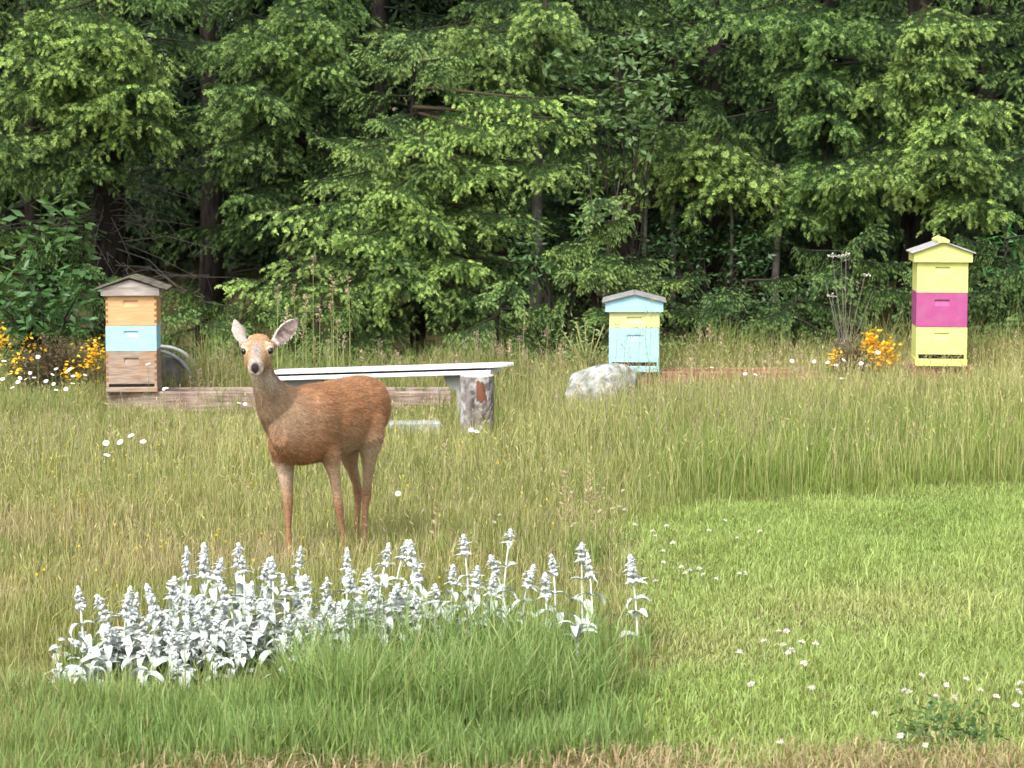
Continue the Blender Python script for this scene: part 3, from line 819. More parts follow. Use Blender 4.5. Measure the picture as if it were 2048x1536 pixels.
# timber stands under the hives
def stand(name, x0, x1, y0, top, h, mat, label, legs=()):
    t = empty(name, ((x0 + x1) / 2, y0, top)); tag(t, label, 'hive stand')
    cx = (x0 + x1) / 2
    for k, yy in enumerate((0.0, 0.36)):
        b = MB(); b.box(x0 - cx, x1 - cx, yy, yy + 0.085, -h, -0.002, 0.006); b.build('rail', M[mat], t)
    for xx in legs:
        b = MB(); g = gz(xx, y0 + 0.2)
        b.box(xx - cx - 0.05, xx - cx + 0.05, 0.09, 0.355, g - top - 0.05, -0.006, 0.004); b.build('block', M['stump_bark'], t)
    return t

a = at(212, 784, 18.0); c = at(902, 784, 18.0)
stand('hive_stand', a.x, c.x, 18.02, p1.z, 0.175, 'beam', 'long weathered timber stand under the wooden hive', (a.x + 0.1, c.x - 0.12, (a.x + c.x) / 2))
a = at(1250, 744, 18.0); c = at(1640, 744, 18.0)
stand('hive_stand', a.x, c.x, 18.02, p2.z, 0.12, 'red_beam', 'reddish timber stand running from the short blue hive', (a.x + 0.2, c.x - 0.15))
a = at(1825, 733, 18.0); c = at(1950, 733, 18.0)
stand('hive_stand', a.x, c.x, 18.02, p3.z, 0.10, 'red_beam', 'short reddish timber stand under the tall yellow hive', (a.x + 0.08, c.x - 0.08))

# ------------------------------------------------------------------ white plank bench
def bench():
    A, B = at(548, 742, 17.2), at(1026, 727, 16.7)
    mid_ = (A + B) / 2; d = (B - A); Ln = d.length; rz = math.atan2(d.y, d.x)
    t = empty('plank_bench', (mid_.x, mid_.y, gz(mid_.x, mid_.y)), rz); tag(t, 'long white painted plank bench with one rounded end behind the doe', 'bench')
    zt = mid_.z - gz(mid_.x, mid_.y); tilt = (B.z - A.z) / Ln
    w = 0.15
    for j, (ya, yb) in enumerate(((-w, -0.006), (0.006, w))):
        b = MB(); prof = [(-Ln/2, ya), (Ln/2 - 0.16, ya)]
        outer = []
        for k in range(7):
            q = k / 6 * math.pi / 2
            outer.append((Ln/2 - 0.16 + 0.16 * math.sin(q), math.cos(q)))
        if j == 0:
            pts = [(-Ln/2, yb), (-Ln/2, ya)] + [(x, -max(w * c, 0.0061)) for x, c in outer]
        else:
            pts = [(-Ln/2, ya)] + [(x, max(w * c, 0.0061)) for x, c in reversed(outer)] + [(-Ln/2, yb)]
        n = len(pts)
        dz = 0.0 if j == 0 else 0.003
        b.v = [(x, y, zt + tilt * x - 0.016 + dz) for x, y in pts] + [(x, y, zt + tilt * x + dz) for x, y in pts]
        b.f = [tuple(range(n)), tuple(range(2 * n - 1, n - 1, -1))] + [(i, (i + 1) % n, n + (i + 1) % n, n + i) for i in range(n)]
        b.build('plank', M['white_board'], t)
    sh = Matrix(((1, 0, 0, 0), (0, 1, 0, 0), (tilt, 0, 1, zt), (0, 0, 0, 1)))
    b = MB(); b.box(-Ln/2 + .02, Ln/2 - .2, -w + .03, w - .03, -.034, -.0165, M=sh); b.build('gap_shade_strip', M['gap'], t)  # dark strip added to stand for the shadow line under the planks
    b = MB(); b.box(-Ln/2, Ln/2 - .14, -w + .004, w - .004, -.066, -.0345, .003, M=sh); b.build('apron_board', M['white_board'], t)
    for xx, nm in ((-Ln/2 + 0.25, 'leg_board'), (Ln/2 - 0.38, 'leg_board')):
        b = MB(); zz = zt + tilt * xx - 0.073
        prof = [(xx - 0.17, zz), (xx + 0.17, zz), (xx + 0.15, zz - 0.07), (xx + 0.06, zz - 0.13), (xx + 0.05, -0.03), (xx - 0.05, -0.03), (xx - 0.06, zz - 0.13), (xx - 0.15, zz - 0.07)]
        b.prism(prof, -0.03, 0.03); b.build(nm, M['grey_board'], t)
    return t
bench()

# ------------------------------------------------------------------ log section standing on end
def log_stump():
    p = at(955, 752, 15.6)
    g = gz(p.x, 15.6)
    t = empty('log_stump', (p.x, 15.6, g)); tag(t, 'upright bark covered log with a pale cut top beside the bench end', 'stump')
    H = p.z - g; n, m = 28, 16
    V = []; 
    r = np.random.default_rng(5)
    ph = r.random(8) * 6.28
    for j in range(m):
        zz = -0.05 + (H + 0.05) * j / (m - 1)
        for k in range(n):
            q = 2 * math.pi * k / n
            rad = 0.118 * (1 + 0.04 * math.sin(3 * q + ph[0]) + 0.03 * math.sin(5 * q + ph[1] + zz * 3) + 0.05 * r.random()) * (1.06 if j < 2 else 1)
            V.append((rad * math.cos(q), rad * math.sin(q), zz))
    F = [(j * n + k, j * n + (k + 1) % n, (j + 1) * n + (k + 1) % n, (j + 1) * n + k) for j in range(m - 1) for k in range(n)]
    b = MB(); b.v = V; b.f = F + [tuple(reversed(range(n)))]
    b.build('bark', M['stump_bark'], t)
    c = MB(); c.v = [(x * 0.99, y * 0.99, H - 0.012) for x, y, _ in V[-n:]] + [(x * 0.985, y * 0.985, H + 0.006) for x, y, _ in V[-n:]]
    c.f = [tuple(reversed(range(n))), tuple(range(n, 2 * n))] + [(k, (k + 1) % n, n + (k + 1) % n, n + k) for k in range(n)]
    c.build('cut_top', M['cut_wood'], t)
    # patch where the bark has come away
    d = MB(); N = 6; zs = np.linspace(H - 0.17, H - 0.03, 6)
    for z_ in zs:
        for k in range(N):
            q = -math.pi / 2 - 0.05 + (k / (N - 1)) * 0.62
            d.v.append((0.126 * math.cos(q), 0.126 * math.sin(q), z_ + 0.012 * math.sin(k * 2.1)))
    d.f = [(j * N + k, j * N + k + 1, (j + 1) * N + k + 1, (j + 1) * N + k) for j in range(5) for k in range(N - 1)]
    pt = d.build('bare_patch', M['rust_bark'], t)
    so = pt.modifiers.new('s', 'SOLIDIFY'); so.thickness = 0.012
log_stump()

# ------------------------------------------------------------------ boulder and slab
def rock(name, px, py, depth, size, label, mat, seed, sub=4, rz=0, sink=0.3, cat='boulder', flat=0.25):
    import bmesh
    r = np.random.default_rng(seed)
    bm = bmesh.new(); bmesh.ops.create_icosphere(bm, subdivisions=sub, radius=1.0)
    dirs = r.normal(0, 1, (14, 3)); dirs /= np.linalg.norm(dirs, axis=1)[:, None]; offs = r.uniform(0.62, 0.95, 14)
    ph = r.random((6, 3)) * 6
    for v in bm.verts:
        p = np.array(v.co)
        for d, o_ in zip(dirs, offs):
            e = p @ d - o_
            if e > 0: p = p - d * e * 0.85
        p = p * (1 + 0.03 * math.sin(p[0] * 7 + ph[0, 0]) * math.sin(p[1] * 6 + ph[0, 1]) + 0.02 * math.sin(p[2] * 13 + p[0] * 9 + ph[1, 0]))
        v.co = p * np.array(size)
    me = bpy.data.meshes.new(name); bm.to_mesh(me); bm.free(); me.materials.append(M[mat])
    me.polygons.foreach_set('use_smooth', np.ones(len(me.polygons), bool))
    p = at(px, py, depth); g = gz(p.x, depth)
    o = obj(name, me, None, (p.x, depth, g + size[2] * sink), (0, 0, rz))
    return tag(o, label, cat)
rock('boulder', 1205, 760, 17.3, (0.36, 0.30, 0.34), 'pale grey lichened boulder beside the short blue hive', 'stone', 3, rz=0.2, sink=0.36)

b = MB(); pb = at(830, 862, 15.9)
b.box(-0.19, 0.19, -0.09, 0.09, -0.06, 0.13, 0.012)
o = b.build('concrete_block', M['concrete'], None, loc=(pb.x, 15.9, gz(pb.x, 15.9)), rot=(0, 0, 0.1))
tag(o, 'pale grey concrete block half hidden in grass near the log', 'block')

# ------------------------------------------------------------------ grey sling chair behind the wooden hive
def chair():
    p = at(345, 775, 18.9)
    t = empty('garden_chair', (p.x, 18.9, gz(p.x, 18.9)), 0.0); tag(t, 'dark grey garden chair with a curved tube frame behind the wooden hive', 'chair')
    zb = p.z - gz(p.x, 18.9)
    for k, yy in enumerate((0.0, 0.46)):
        b = MB(); pts = []
        for q in np.linspace(0, 1, 12):
            a_ = q * math.pi / 2
            pts.append((-0.16 + 0.33 * math.sin(a_), yy, zb + 0.02 + 0.30 * math.cos(a_)))
        pts = [(-0.30, yy, zb + 0.325)] + pts + [(0.20, yy, zb - 0.15), (0.21, yy, 0)]
        b.tube(pts, 0.017, 8); b.build('arm_tube', M['grey_tube'], t, smooth_=True)
    b = MB(); b.box(-0.28, 0.10, 0.02, 0.05, zb - 0.12, zb + 0.26, 0.01); b.build('side_panel', M['grey_plastic'], t)
    b = MB(); b.box(-0.28, 0.16, 0.055, 0.42, zb - 0.05, zb - 0.02, 0.008); b.build('seat', M['grey_plastic'], t)
    b = MB(); b.box(-0.31, -0.285, 0.02, 0.44, zb - 0.05, zb + 0.38, 0.008); b.build('backrest', M['grey_plastic'], t)
    for yy in (0.0, 0.46):
        b = MB(); b.tube([(-0.30, yy, zb + 0.32), (-0.30, yy, 0)], 0.015, 8); b.build('leg', M['grey_tube'], t)
chair()

# ------------------------------------------------------------------ the doe
def deer():
    n = 20
    loops = []          # closed lofts: list of (list of rings)
    root_p = Vector((-1.073, 10.5, 0.0))
    AX = Vector((0.469, 0.883, 0)); LT = Vector((0.883, -0.469, 0)); UP = Vector((0, 0, 1))
    O = Vector((-1.073, 10.35, 0))
    def ring(c, u, v, p=2.0):
        out = []
        for k in range(n):
            q = 2 * math.pi * k / n
            cu, su = math.cos(q), math.sin(q)
            out.append(c + u * (math.copysign(abs(cu) ** (2 / p), cu)) + v * (math.copysign(abs(su) ** (2 / p), su)))
        return out
    def loft(rings):
        loops.append(rings)
    # trunk
    T = [(-0.07, .655, .05, .045), (-0.03, .66, .10, .075), (0.03, .665, .15, .105), (0.11, .672, .182, .132), (0.20, .682, .192, .148), (0.32, .685, .188, .158),
         (0.44, .690, .184, .164), (0.56, .700, .180, .160), (0.66, .715, .168, .148), (0.73, .722, .150, .134), (0.785, .722, .120, .108), (0.825, .715, .07, .065)]
    loft([ring(O + AX * s + UP * z, LT * w, UP * h, 2.15) for s, z, h, w in T])
    # chain through pixel landmarks
    def chain(L, squash=1.0, fa=None):
        pts = [at(a, b, c) for a, b, c, _ in L]
        rs = []
        for i, p in enumerate(pts):
            t = (pts[min(i + 1, len(pts) - 1)] - pts[max(i - 1, 0)]).normalized()
            u = (LT - t * LT.dot(t)).normalized(); v = t.cross(u)
            r_ = L[i][3]
            rs.append(ring(p, u * r_ * squash, v * r_ * 1.12))
        loft(rs); return pts
    # neck
    chain([(612, 862, 10.62, .10), (592, 845, 10.54, .135), (569, 826, 10.45, .124), (549, 803, 10.385, .097), (535, 777, 10.345, .070), (525, 750, 10.32, .056), (519, 722, 10.32, .055), (517, 700, 10.33, .045)], 0.92)
    # legs
    chain([(628, 838, 10.54, .04), (638, 855, 10.52, .07), (650, 885, 10.51, .074), (662, 915, 10.52, .05), (668, 945, 10.54, .033), (673, 980, 10.56, .0245), (677, 1010, 10.57, .0255), (681, 1035, 10.58, .0175), (687, 1070, 10.6, .0145), (691, 1097, 10.62, .0185), (690, 1112, 10.60, .016), (687, 1128, 10.57, .024)], 0.85)
    chain([(566, 850, 10.48, .07), (566, 890, 10.52, .075), (569, 920, 10.54, .056), (571, 945, 10.55, .042), (574, 975, 10.55, .032), (576, 1003, 10.55, .027), (577, 1025, 10.55, .020), (577, 1055, 10.55, .015), (578, 1090, 10.55, .0185), (577, 1108, 10.53, .016), (575, 1126, 10.50, .024)], 0.88)
    chain([(706, 792, 10.90, .04), (714, 800, 10.88, .085), (724, 822, 10.83, .112), (732, 850, 10.81, .104), (738, 876, 10.80, .085), (740, 900, 10.82, .055), (738, 930, 10.85, .036), (735, 962, 10.89, .026), (733, 988, 10.925, .027), (731, 1012, 10.91, .0185), (729, 1050, 10.87, .0155), (728, 1085, 10.84, .019), (727, 1098, 10.82, .0165), (724, 1112, 10.79, .024)], 0.85)
    chain([(690, 820, 10.92, .07), (694, 870, 10.93, .095), (698, 905, 10.96, .058), (704, 935, 11.01, .034), (712, 962, 11.07, .024), (716, 985, 11.10, .025), (716, 1008, 11.10, .0175), (714, 1040, 11.07, .0155), (712, 1066, 11.05, .0185), (711, 1078, 11.03, .016), (709, 1090, 11.0, .023)], 0.85)
    for sgn, s0, z0_, hh_ in ((1, .19, .70, .15), (-1, .19, .70, .15)):     # shoulder blades
        c0_ = O + AX * s0 + LT * (sgn * .098) + UP * z0_
        loft([ring(c0_ + UP * (hh_ * q) + AX * (-.06 * q), AX * (.085 * w_), LT * (.064 * w_)) for q, w_ in ((-1, .1), (-.75, .62), (-.3, .95), (.2, 1.0), (.65, .72), (.95, .1))])
    # tail
    chain([(757, 800, 10.99, .03), (764, 815, 11.06, .03), (764, 840, 11.08, .024), (762, 858, 11.06, .012)])
    # head
    hp, hn = at(518, 690, 10.345), at(510.5, 737, 10.085)
    ha = (hn - hp); hl = ha.length; hx = ha.normalized()
    hu = hx.cross(UP).normalized() * -1
    hu = (Vector((1, 0, 0)) - hx * hx.x).normalized(); hv = hu.cross(hx).normalized()
    if hv.z < 0: hv = -hv
    Hs = [(-.20, .030, .030, -.010), (-.10, .050, .050, -.006), (.02, .060, .060, 0), (.16, .067, .066, .0), (.30, .069, .068, -.003), (.42, .064, .064, -.008), (.54, .055, .058, -.012), (.66, .046, .051, -.012), (.78, .039, .043, -.009),
          (.88, .0365, .039, -.007), (.96, .034, .035, -.006), (1.02, .027, .028, -.005), (1.055, .013, .014, -.004)]
    loft([ring(hp + hx * (hl * s) + hv * off, hu * w, hv * h, 2.2) for s, w, h, off in Hs])
    # brow ridges over the eyes
    eyes = []
    for s in (-1, 1):
        c = hp + hx * (hl * .37) + hu * (s * .051) + hv * .030
        loft([ring(c - hx * .03 * k + hu * s * .004, hu * r_ , hv * r_) for k, r_ in ((-1, .006), (-.5, .02), (.2, .025), (.8, .018), (1.2, .006))])
        eyes.append(c + hu * (s * .0105) + hx * .021 - hv * .009)
    # cheeks
    for s in (-1, 1):
        c = hp + hx * (hl * .45) + hu * s * .028 - hv * .030
        loft([ring(c + hx * .05 * k, hu * r_, hv * r_) for k, r_ in ((-1.2, .01), (-.7, .03), (0, .036), (.7, .030), (1.2, .01))])
    # ears: slim cupped leaves
    ears = []
    for base, tip, wid, face in (((489, 690, 10.33), (468, 638, 10.37), .035, Vector((-0.5, .75, .1))), ((546, 688, 10.33), (598, 637, 10.37), .044, Vector((.22, -.95, -.15)))):
        a_, b_ = at(*base), at(*tip)
        ax = b_ - a_; el = ax.length; ax.normalize()
        fn = (face - ax * face.dot(ax)).normalized(); sd = ax.cross(fn).normalized()
        prof = [(-.12, .40, .022), (.03, .42, .017), (.15, .62, .010), (.32, .90, .0075), (.5, 1.0, .007), (.66, .92, .0065), (.8, .68, .006), (.92, .36, .006), (1.0, .10, .005)]
        # cup: three-lobed section bent forwards at the rims
        rings = []
        for f, w, th in prof:
            c = a_ + ax * (el * f)
            rr = []
            for k in range(n):
                q = 2 * math.pi * k / n
                xw = math.cos(q); yt = math.sin(q)
                cup = (xw * xw) * 0.38 * wid * w
                rr.append(c + sd * (wid * w * xw) + fn * (th * yt + cup - 0.2 * wid * w))
            rings.append(rr)
        loft(rings); ears.append((a_, ax, el, sd, fn, wid, prof))
    # join and remesh into one skin
    V, F = [], []
    for rings in loops:
        o0 = len(V)
        for rr in rings: V += [tuple(p - root_p) for p in rr]
        m = len(rings)
        for j in range(m - 1):
            for k in range(n):
                F.append((o0 + j * n + k, o0 + j * n + (k + 1) % n, o0 + (j + 1) * n + (k + 1) % n, o0 + (j + 1) * n + k))
        F.append(tuple(o0 + k for k in reversed(range(n)))); F.append(tuple(o0 + (m - 1) * n + k for k in range(n)))
    me = bpy.data.meshes.new('doe_base'); me.from_pydata(V, [], F); me.update()
    import bmesh
    bm = bmesh.new(); bm.from_mesh(me)
    bmesh.ops.recalc_face_normals(bm, faces=bm.faces)
    bm.to_mesh(me); bm.free()
    tmp = bpy.data.objects.new('tmp', me); C.objects.link(tmp)
    md = tmp.modifiers.new('r', 'REMESH'); md.mode = 'VOXEL'; md.voxel_size = 0.0052
    sm = tmp.modifiers.new('s', 'SMOOTH'); sm.factor = 0.5; sm.iterations = 9
    dg = bpy.context.evaluated_depsgraph_get()
    skin = bpy.data.meshes.new_from_object(tmp.evaluated_get(dg))
    bpy.data.objects.remove(tmp)
    nv = len(skin.vertices)
    co = np.empty(nv * 3, np.float32); skin.vertices.foreach_get('co', co); co = co.reshape(-1, 3)
    nr = np.empty(nv * 3, np.float32); skin.vertices.foreach_get('normal', nr); nr = nr.reshape(-1, 3)
    W = co + np.array(root_p)
    # coat colours by place on the body
    rel = W - np.array(O); s = rel @ np.array(AX); l = rel @ np.array(LT); z = W[:, 2]
    def nz(sc, sd):
        return vnoise(W[:, 0] + W[:, 2] * .7, W[:, 1] + W[:, 2] * 1.1, sc, sd)
    col = np.tile(np.array((0.26, 0.126, 0.060)), (nv, 1))
    def blend(c, t):
        nonlocal col
        t = np.clip(t, 0, 1)[:, None]; col = col * (1 - t) + np.array(c) * t
    def n3(sc, ph):
        q = W * sc
        return .5 + .25 * (np.sin(q[:, 0] * 1.7 + 2 * np.sin(q[:, 1] * .9 + ph) + ph) * np.cos(q[:, 2] * 1.3 + 1.5 * np.sin(q[:, 0] * .8 - ph)) + np.sin(q[:, 1] * 2.3 + 1.4 * np.sin(q[:, 2] * 1.9 + ph * 2)))
    blend((0.33, 0.16, 0.075), 0.6 * smooth(.35, .75, n3(14, .7)))
    blend((0.21, 0.115, 0.062), 0.5 * smooth(.5, .85, n3(23, 2.1)))
    blend((0.24, 0.12, 0.06), 0.5 * smooth(.82, .88, z) * smooth(.1, .3, s))
    blend((0.33, 0.215, 0.125), 0.75 * smooth(.12, .35, s) * smooth(.72, .55, z) * smooth(.80, .60, s))       # greyer flank
    blend((0.22, 0.155, 0.10), 0.85 * smooth(.26, -.06, s + .12 * (n3(9, 1.3) - .5)) * smooth(.52, .74, z))   # grey brown neck
    blend((0.46, 0.37, 0.27), 0.7 * smooth(.60, .51, z) * smooth(.2, .5, s) * smooth(.70, .52, s))  # pale belly
    legs = smooth(.53, .46, z)
    inner = smooth(0.15, 0.5, -nr[:, 1] * 0 + nr @ np.array(-AX))
    blend((0.42, 0.30, 0.20), 0.6 * legs)
    blend((0.27, 0.135, 0.07), 0.85 * smooth(.36, .26, z))
    blend((0.03, 0.026, 0.024), smooth(.035, .02, z))
    pale = legs * smooth(-.02, -.06, l) * smooth(.34, .44, z) * smooth(.3, .2, s)
    blend((0.50, 0.38, 0.29), 0.8 * pale)
    # head
    hr = W - np.array(hp); hs = (hr @ np.array(hx)) / hl; hw = hr @ np.array(hu); hh = hr @ np.array(hv)
    head = (smooth(-.3, -.1, hs) * (np.abs(hw) < .085) * smooth(-.125, -.055, hh) * (hh < .09) * smooth(.9, .96, z)).astype(float)
    def hb(c, t): blend(c, head * t)
    hb((0.30, 0.185, 0.10), np.ones(nv))
    hb((0.38, 0.205, 0.09), smooth(.25, .05, hs) * smooth(.02, .05, hh))
    hb((0.42, 0.32, 0.22), smooth(.25, .32, hs) * smooth(.42, .36, hs) * smooth(.02, .04, np.abs(hw)) * smooth(.0, .03, hh))   # pale brow
    hb((0.25, 0.205, 0.175), smooth(.36, .46, hs) * smooth(.030, .016, np.abs(hw)) * smooth(-.0, .02, hh))                       # grey bridge
    hb((0.36, 0.31, 0.265), .7 * smooth(.76, .86, hs) * smooth(.99, .93, hs) * smooth(-.02, .02, hh))
    hb((0.58, 0.53, 0.45), smooth(.84, .95, hs) * np.maximum(smooth(-.004, -.018, hh), smooth(.022, .027, np.abs(hw)) * smooth(.012, .0, hh)))                                                    # white chin
    hb((0.36, 0.25, 0.155), smooth(.30, .1, hs) * smooth(-.03, -.06, hh))
    hb((0.50, 0.42, 0.32), smooth(.35, .7, hs) * smooth(-.045, -.06, hh))
    nose = smooth(.89, .93, hs) * smooth(1.12, .92, np.sqrt((hw / (.0170 + .20 * np.clip(hh, -.02, .02))) ** 2 + ((hh - .003) / .023) ** 2))
    hb((0.022, 0.020, 0.024), nose)
    for e in eyes:
        d = np.linalg.norm(W - np.array(e), axis=1)
        blend((0.55, 0.44, 0.32), 0.8 * smooth(.030, .022, d))
        blend((0.03, 0.02, 0.016), smooth(.0205, .015, d))
    # pale throat patch
    blend((0.42, 0.35, 0.26), 0.75 * smooth(.84, .95, z) * smooth(1.03, .98, z) * smooth(0.2, .6, -nr[:, 1]) * (1 - head) * (s < .05))
    for a_, ax, el, sd, fn, wid, prof in ears:
        er = W - np.array(a_); f = (er @ np.array(ax)) / el
        ew = (er @ np.array(sd)); ef = nr @ np.array(fn)
        wloc = np.interp(f, [p[0] for p in prof], [p[1] for p in prof]) * wid
        on = (f > .02) & (f < 1.05) & (np.abs(ew) < wloc * 1.25 + .004) & (np.abs(er @ np.array(fn)) < .05) & (z > 1.06)
        on = on.astype(float) * smooth(.02, .12, f)
        u = np.abs(ew) / (wloc + 1e-4)
        blend((0.36, 0.30, 0.27), on)                                   # grey back
        ins = on * (ef > .1)
        blend((0.14, 0.10, 0.09), ins * smooth(.9, .7, u))
        blend((0.34, 0.28, 0.25), 0.5 * ins * smooth(.4, .6, nz(40, 37)) * smooth(.85, .6, u))
        blend((0.66, 0.60, 0.54), on * smooth(.74, .92, u))
        blend((0.70, 0.66, 0.61), ins * smooth(.20, .08, f) * smooth(1.0, .5, u))
    col = col * (0.86 + 0.28 * rng.random((nv, 1)))
    a = skin.attributes.new('Col', 'FLOAT_COLOR', 'POINT')
    c4 = np.ones((nv, 4), np.float32); c4[:, :3] = col; a.data.foreach_set('color', c4.ravel())
    skin.polygons.foreach_set('use_smooth', np.ones(len(skin.polygons), bool))
    # coat material
    m, N, L, P = new_mat('deer_coat')
    at_ = N.new('ShaderNodeAttribute'); at_.attribute_name = 'Col'
    tc = N.new('ShaderNodeTexCoord'); mp = N.new('ShaderNodeMapping'); mp.inputs['Scale'].default_value = (60, 34, 160); mp.inputs['Rotation'].default_value = (0.5, 0.3, 0)
    nz_ = N.new('ShaderNodeTexNoise'); nz_.inputs['Scale'].default_value = 1.0; nz_.inputs['Detail'].default_value = 4
    L.new(tc.outputs['Object'], mp.inputs[0]); L.new(mp.outputs[0], nz_.inputs['Vector'])
    mr = N.new('ShaderNodeMapRange'); mr.inputs[1].default_value = .3; mr.inputs[2].default_value = .7; mr.inputs[3].default_value = .7; mr.inputs[4].default_value = 1.3
    L.new(nz_.outputs['Fac'], mr.inputs[0])
    hsv = N.new('ShaderNodeHueSaturation'); L.new(mr.outputs[0], hsv.inputs['Value']); L.new(at_.outputs['Color'], hsv.inputs['Color'])
    L.new(hsv.outputs[0], P.inputs['Base Color'])
    P.inputs['Roughness'].default_value = .75; P.inputs['Specular IOR Level'].default_value = .15
    bp = N.new('ShaderNodeBump'); bp.inputs['Strength'].default_value = .35; bp.inputs['Distance'].default_value = .01
    L.new(nz_.outputs['Fac'], bp.inputs['Height']); L.new(bp.outputs[0], P.inputs['Normal'])
    skin.materials.clear(); skin.materials.append(m)
    t = empty('deer', root_p); tag(t, 'reddish brown doe standing in the meadow with its head turned to look out', 'deer')
    skin.name = 'body'
    bo = obj('body', skin, t)
    # short lying hair
    tri = np.array([p.vertices[:] for p in skin.polygons if len(p.vertices) >= 3], dtype=object)
    idx = rng.integers(0, nv, 60000)
    b = co[idx]; nn = nr[idx]; cc = col[idx]
    flow = np.tile(np.array(AX) * .9 + np.array((0, 0, -.45)), (len(b), 1))
    lo = W[idx, 2] < .5
    flow[lo] = (0, 0, -1)
    hd = (s[idx] < .02) & (W[idx, 2] > .70)
    flow[hd] = (.15, .25, -.9)
    face = head[idx] > .5
    flow[face] = np.array(-hx)
    earv = W[idx, 2] > 1.10
    fl = flow - nn * (flow * nn).sum(1)[:, None]; fl /= (np.linalg.norm(fl, axis=1)[:, None] + 1e-6)
    fl = fl + rng.normal(0, .22, fl.shape)
    ln = np.where(face | earv | lo, .007, .017) * rng.uniform(.6, 1.3, len(b))
    noskip = ~((nose[idx] > .3) | (W[idx, 2] < .04))
    for e in eyes: noskip &= np.linalg.norm(W[idx] - np.array(e), axis=1) > .022
    b, nn, cc, fl, ln = b[noskip], nn[noskip], cc[noskip], fl[noskip], ln[noskip]
    sd_ = np.cross(fl, nn); sd_ /= (np.linalg.norm(sd_, axis=1)[:, None] + 1e-6)
    wd = .0011
    tip = b + fl * ln[:, None] + nn * (ln * rng.uniform(.12, .35, len(b)))[:, None]
    V3 = np.stack([b - sd_ * wd, b + sd_ * wd, tip], 1).reshape(-1, 3)
    cc = cc * rng.uniform(.55, 1.5, (len(cc), 1))
    fm = plant_mat('deer_hair', 0.0, .7, 0.0, spec=.12)
    fo = obj('fur', mesh_np('fur', V3, np.arange(len(b))[:, None] * 3 + np.arange(3), fm, np.repeat(cc, 3, 0)), t)
    fo['kind'] = 'stuff'
    # eyes
    em, N, L, P = new_mat('deer_eye'); P.inputs['Base Color'].default_value = (.012, .008, .006, 1); P.inputs['Roughness'].default_value = .08
    import bmesh
    bm = bmesh.new(); bmesh.ops.create_uvsphere(bm, u_segments=20, v_segments=12, radius=.0135); eme = bpy.data.meshes.new('eye'); bm.to_mesh(eme); bm.free()
    eme.polygons.foreach_set('use_smooth', np.ones(len(eme.polygons), bool)); eme.materials.append(em)
    for e in eyes: obj('eye', eme, t, tuple(Vector(e) - root_p))
    return t
deer()

# ------------------------------------------------------------------ lamb's ear (silver felted plants)
def leaf_mesh(name, Ln, Wd, arch, fold, mat, seed=0, nx=8):
    """felted leaf along +x, arching over, with a keel"""
    r = np.random.default_rng(seed)
    V = []
    ts = np.linspace(0, 1, nx)
    x = z = 0.0; a = arch[0]
    for i, t in enumerate(ts):
        if i:
            a = arch[0] + (arch[1] - arch[0]) * t
            x += Ln / (nx - 1) * math.cos(a); z += Ln / (nx - 1) * math.sin(a)
        w = Wd / 2 * (math.sin(math.pi * min(1, t * 0.93 + 0.07) ** 0.85) ** 0.7) + .0015
        up = Vector((-math.sin(a), 0, math.cos(a)))
        for j, yy in enumerate((-1, -.5, 0, .5, 1)):
            dz = fold * abs(yy) * w + .0012 * r.normal()
            V.append((x + up.x * dz, yy * w, z + up.z * dz))
    F = [(i * 5 + j, i * 5 + j + 1, (i + 1) * 5 + j + 1, (i + 1) * 5 + j) for i in range(nx - 1) for j in range(4)]
    me = bpy.data.meshes.new(name); me.from_pydata(V, [], F); me.update()
    me.polygons.foreach_set('use_smooth', np.ones(len(F), bool)); me.materials.append(mat)
    return me

LE_BIG = [leaf_mesh('leaf', .112, .032, (R(50), R(-48 - 16 * k)), .4, M['felt'], k) for k in range(3)]
LE_MID = [leaf_mesh('leaf', .074, .025, (R(38), R(-62 - 15 * k)), .45, M['felt'], 5 + k) for k in range(3)]
LE_TOP = [leaf_mesh('leaf', .040, .018, (R(18), R(-20)), .3, M['felt'], 9 + k, 6) for k in range(2)]

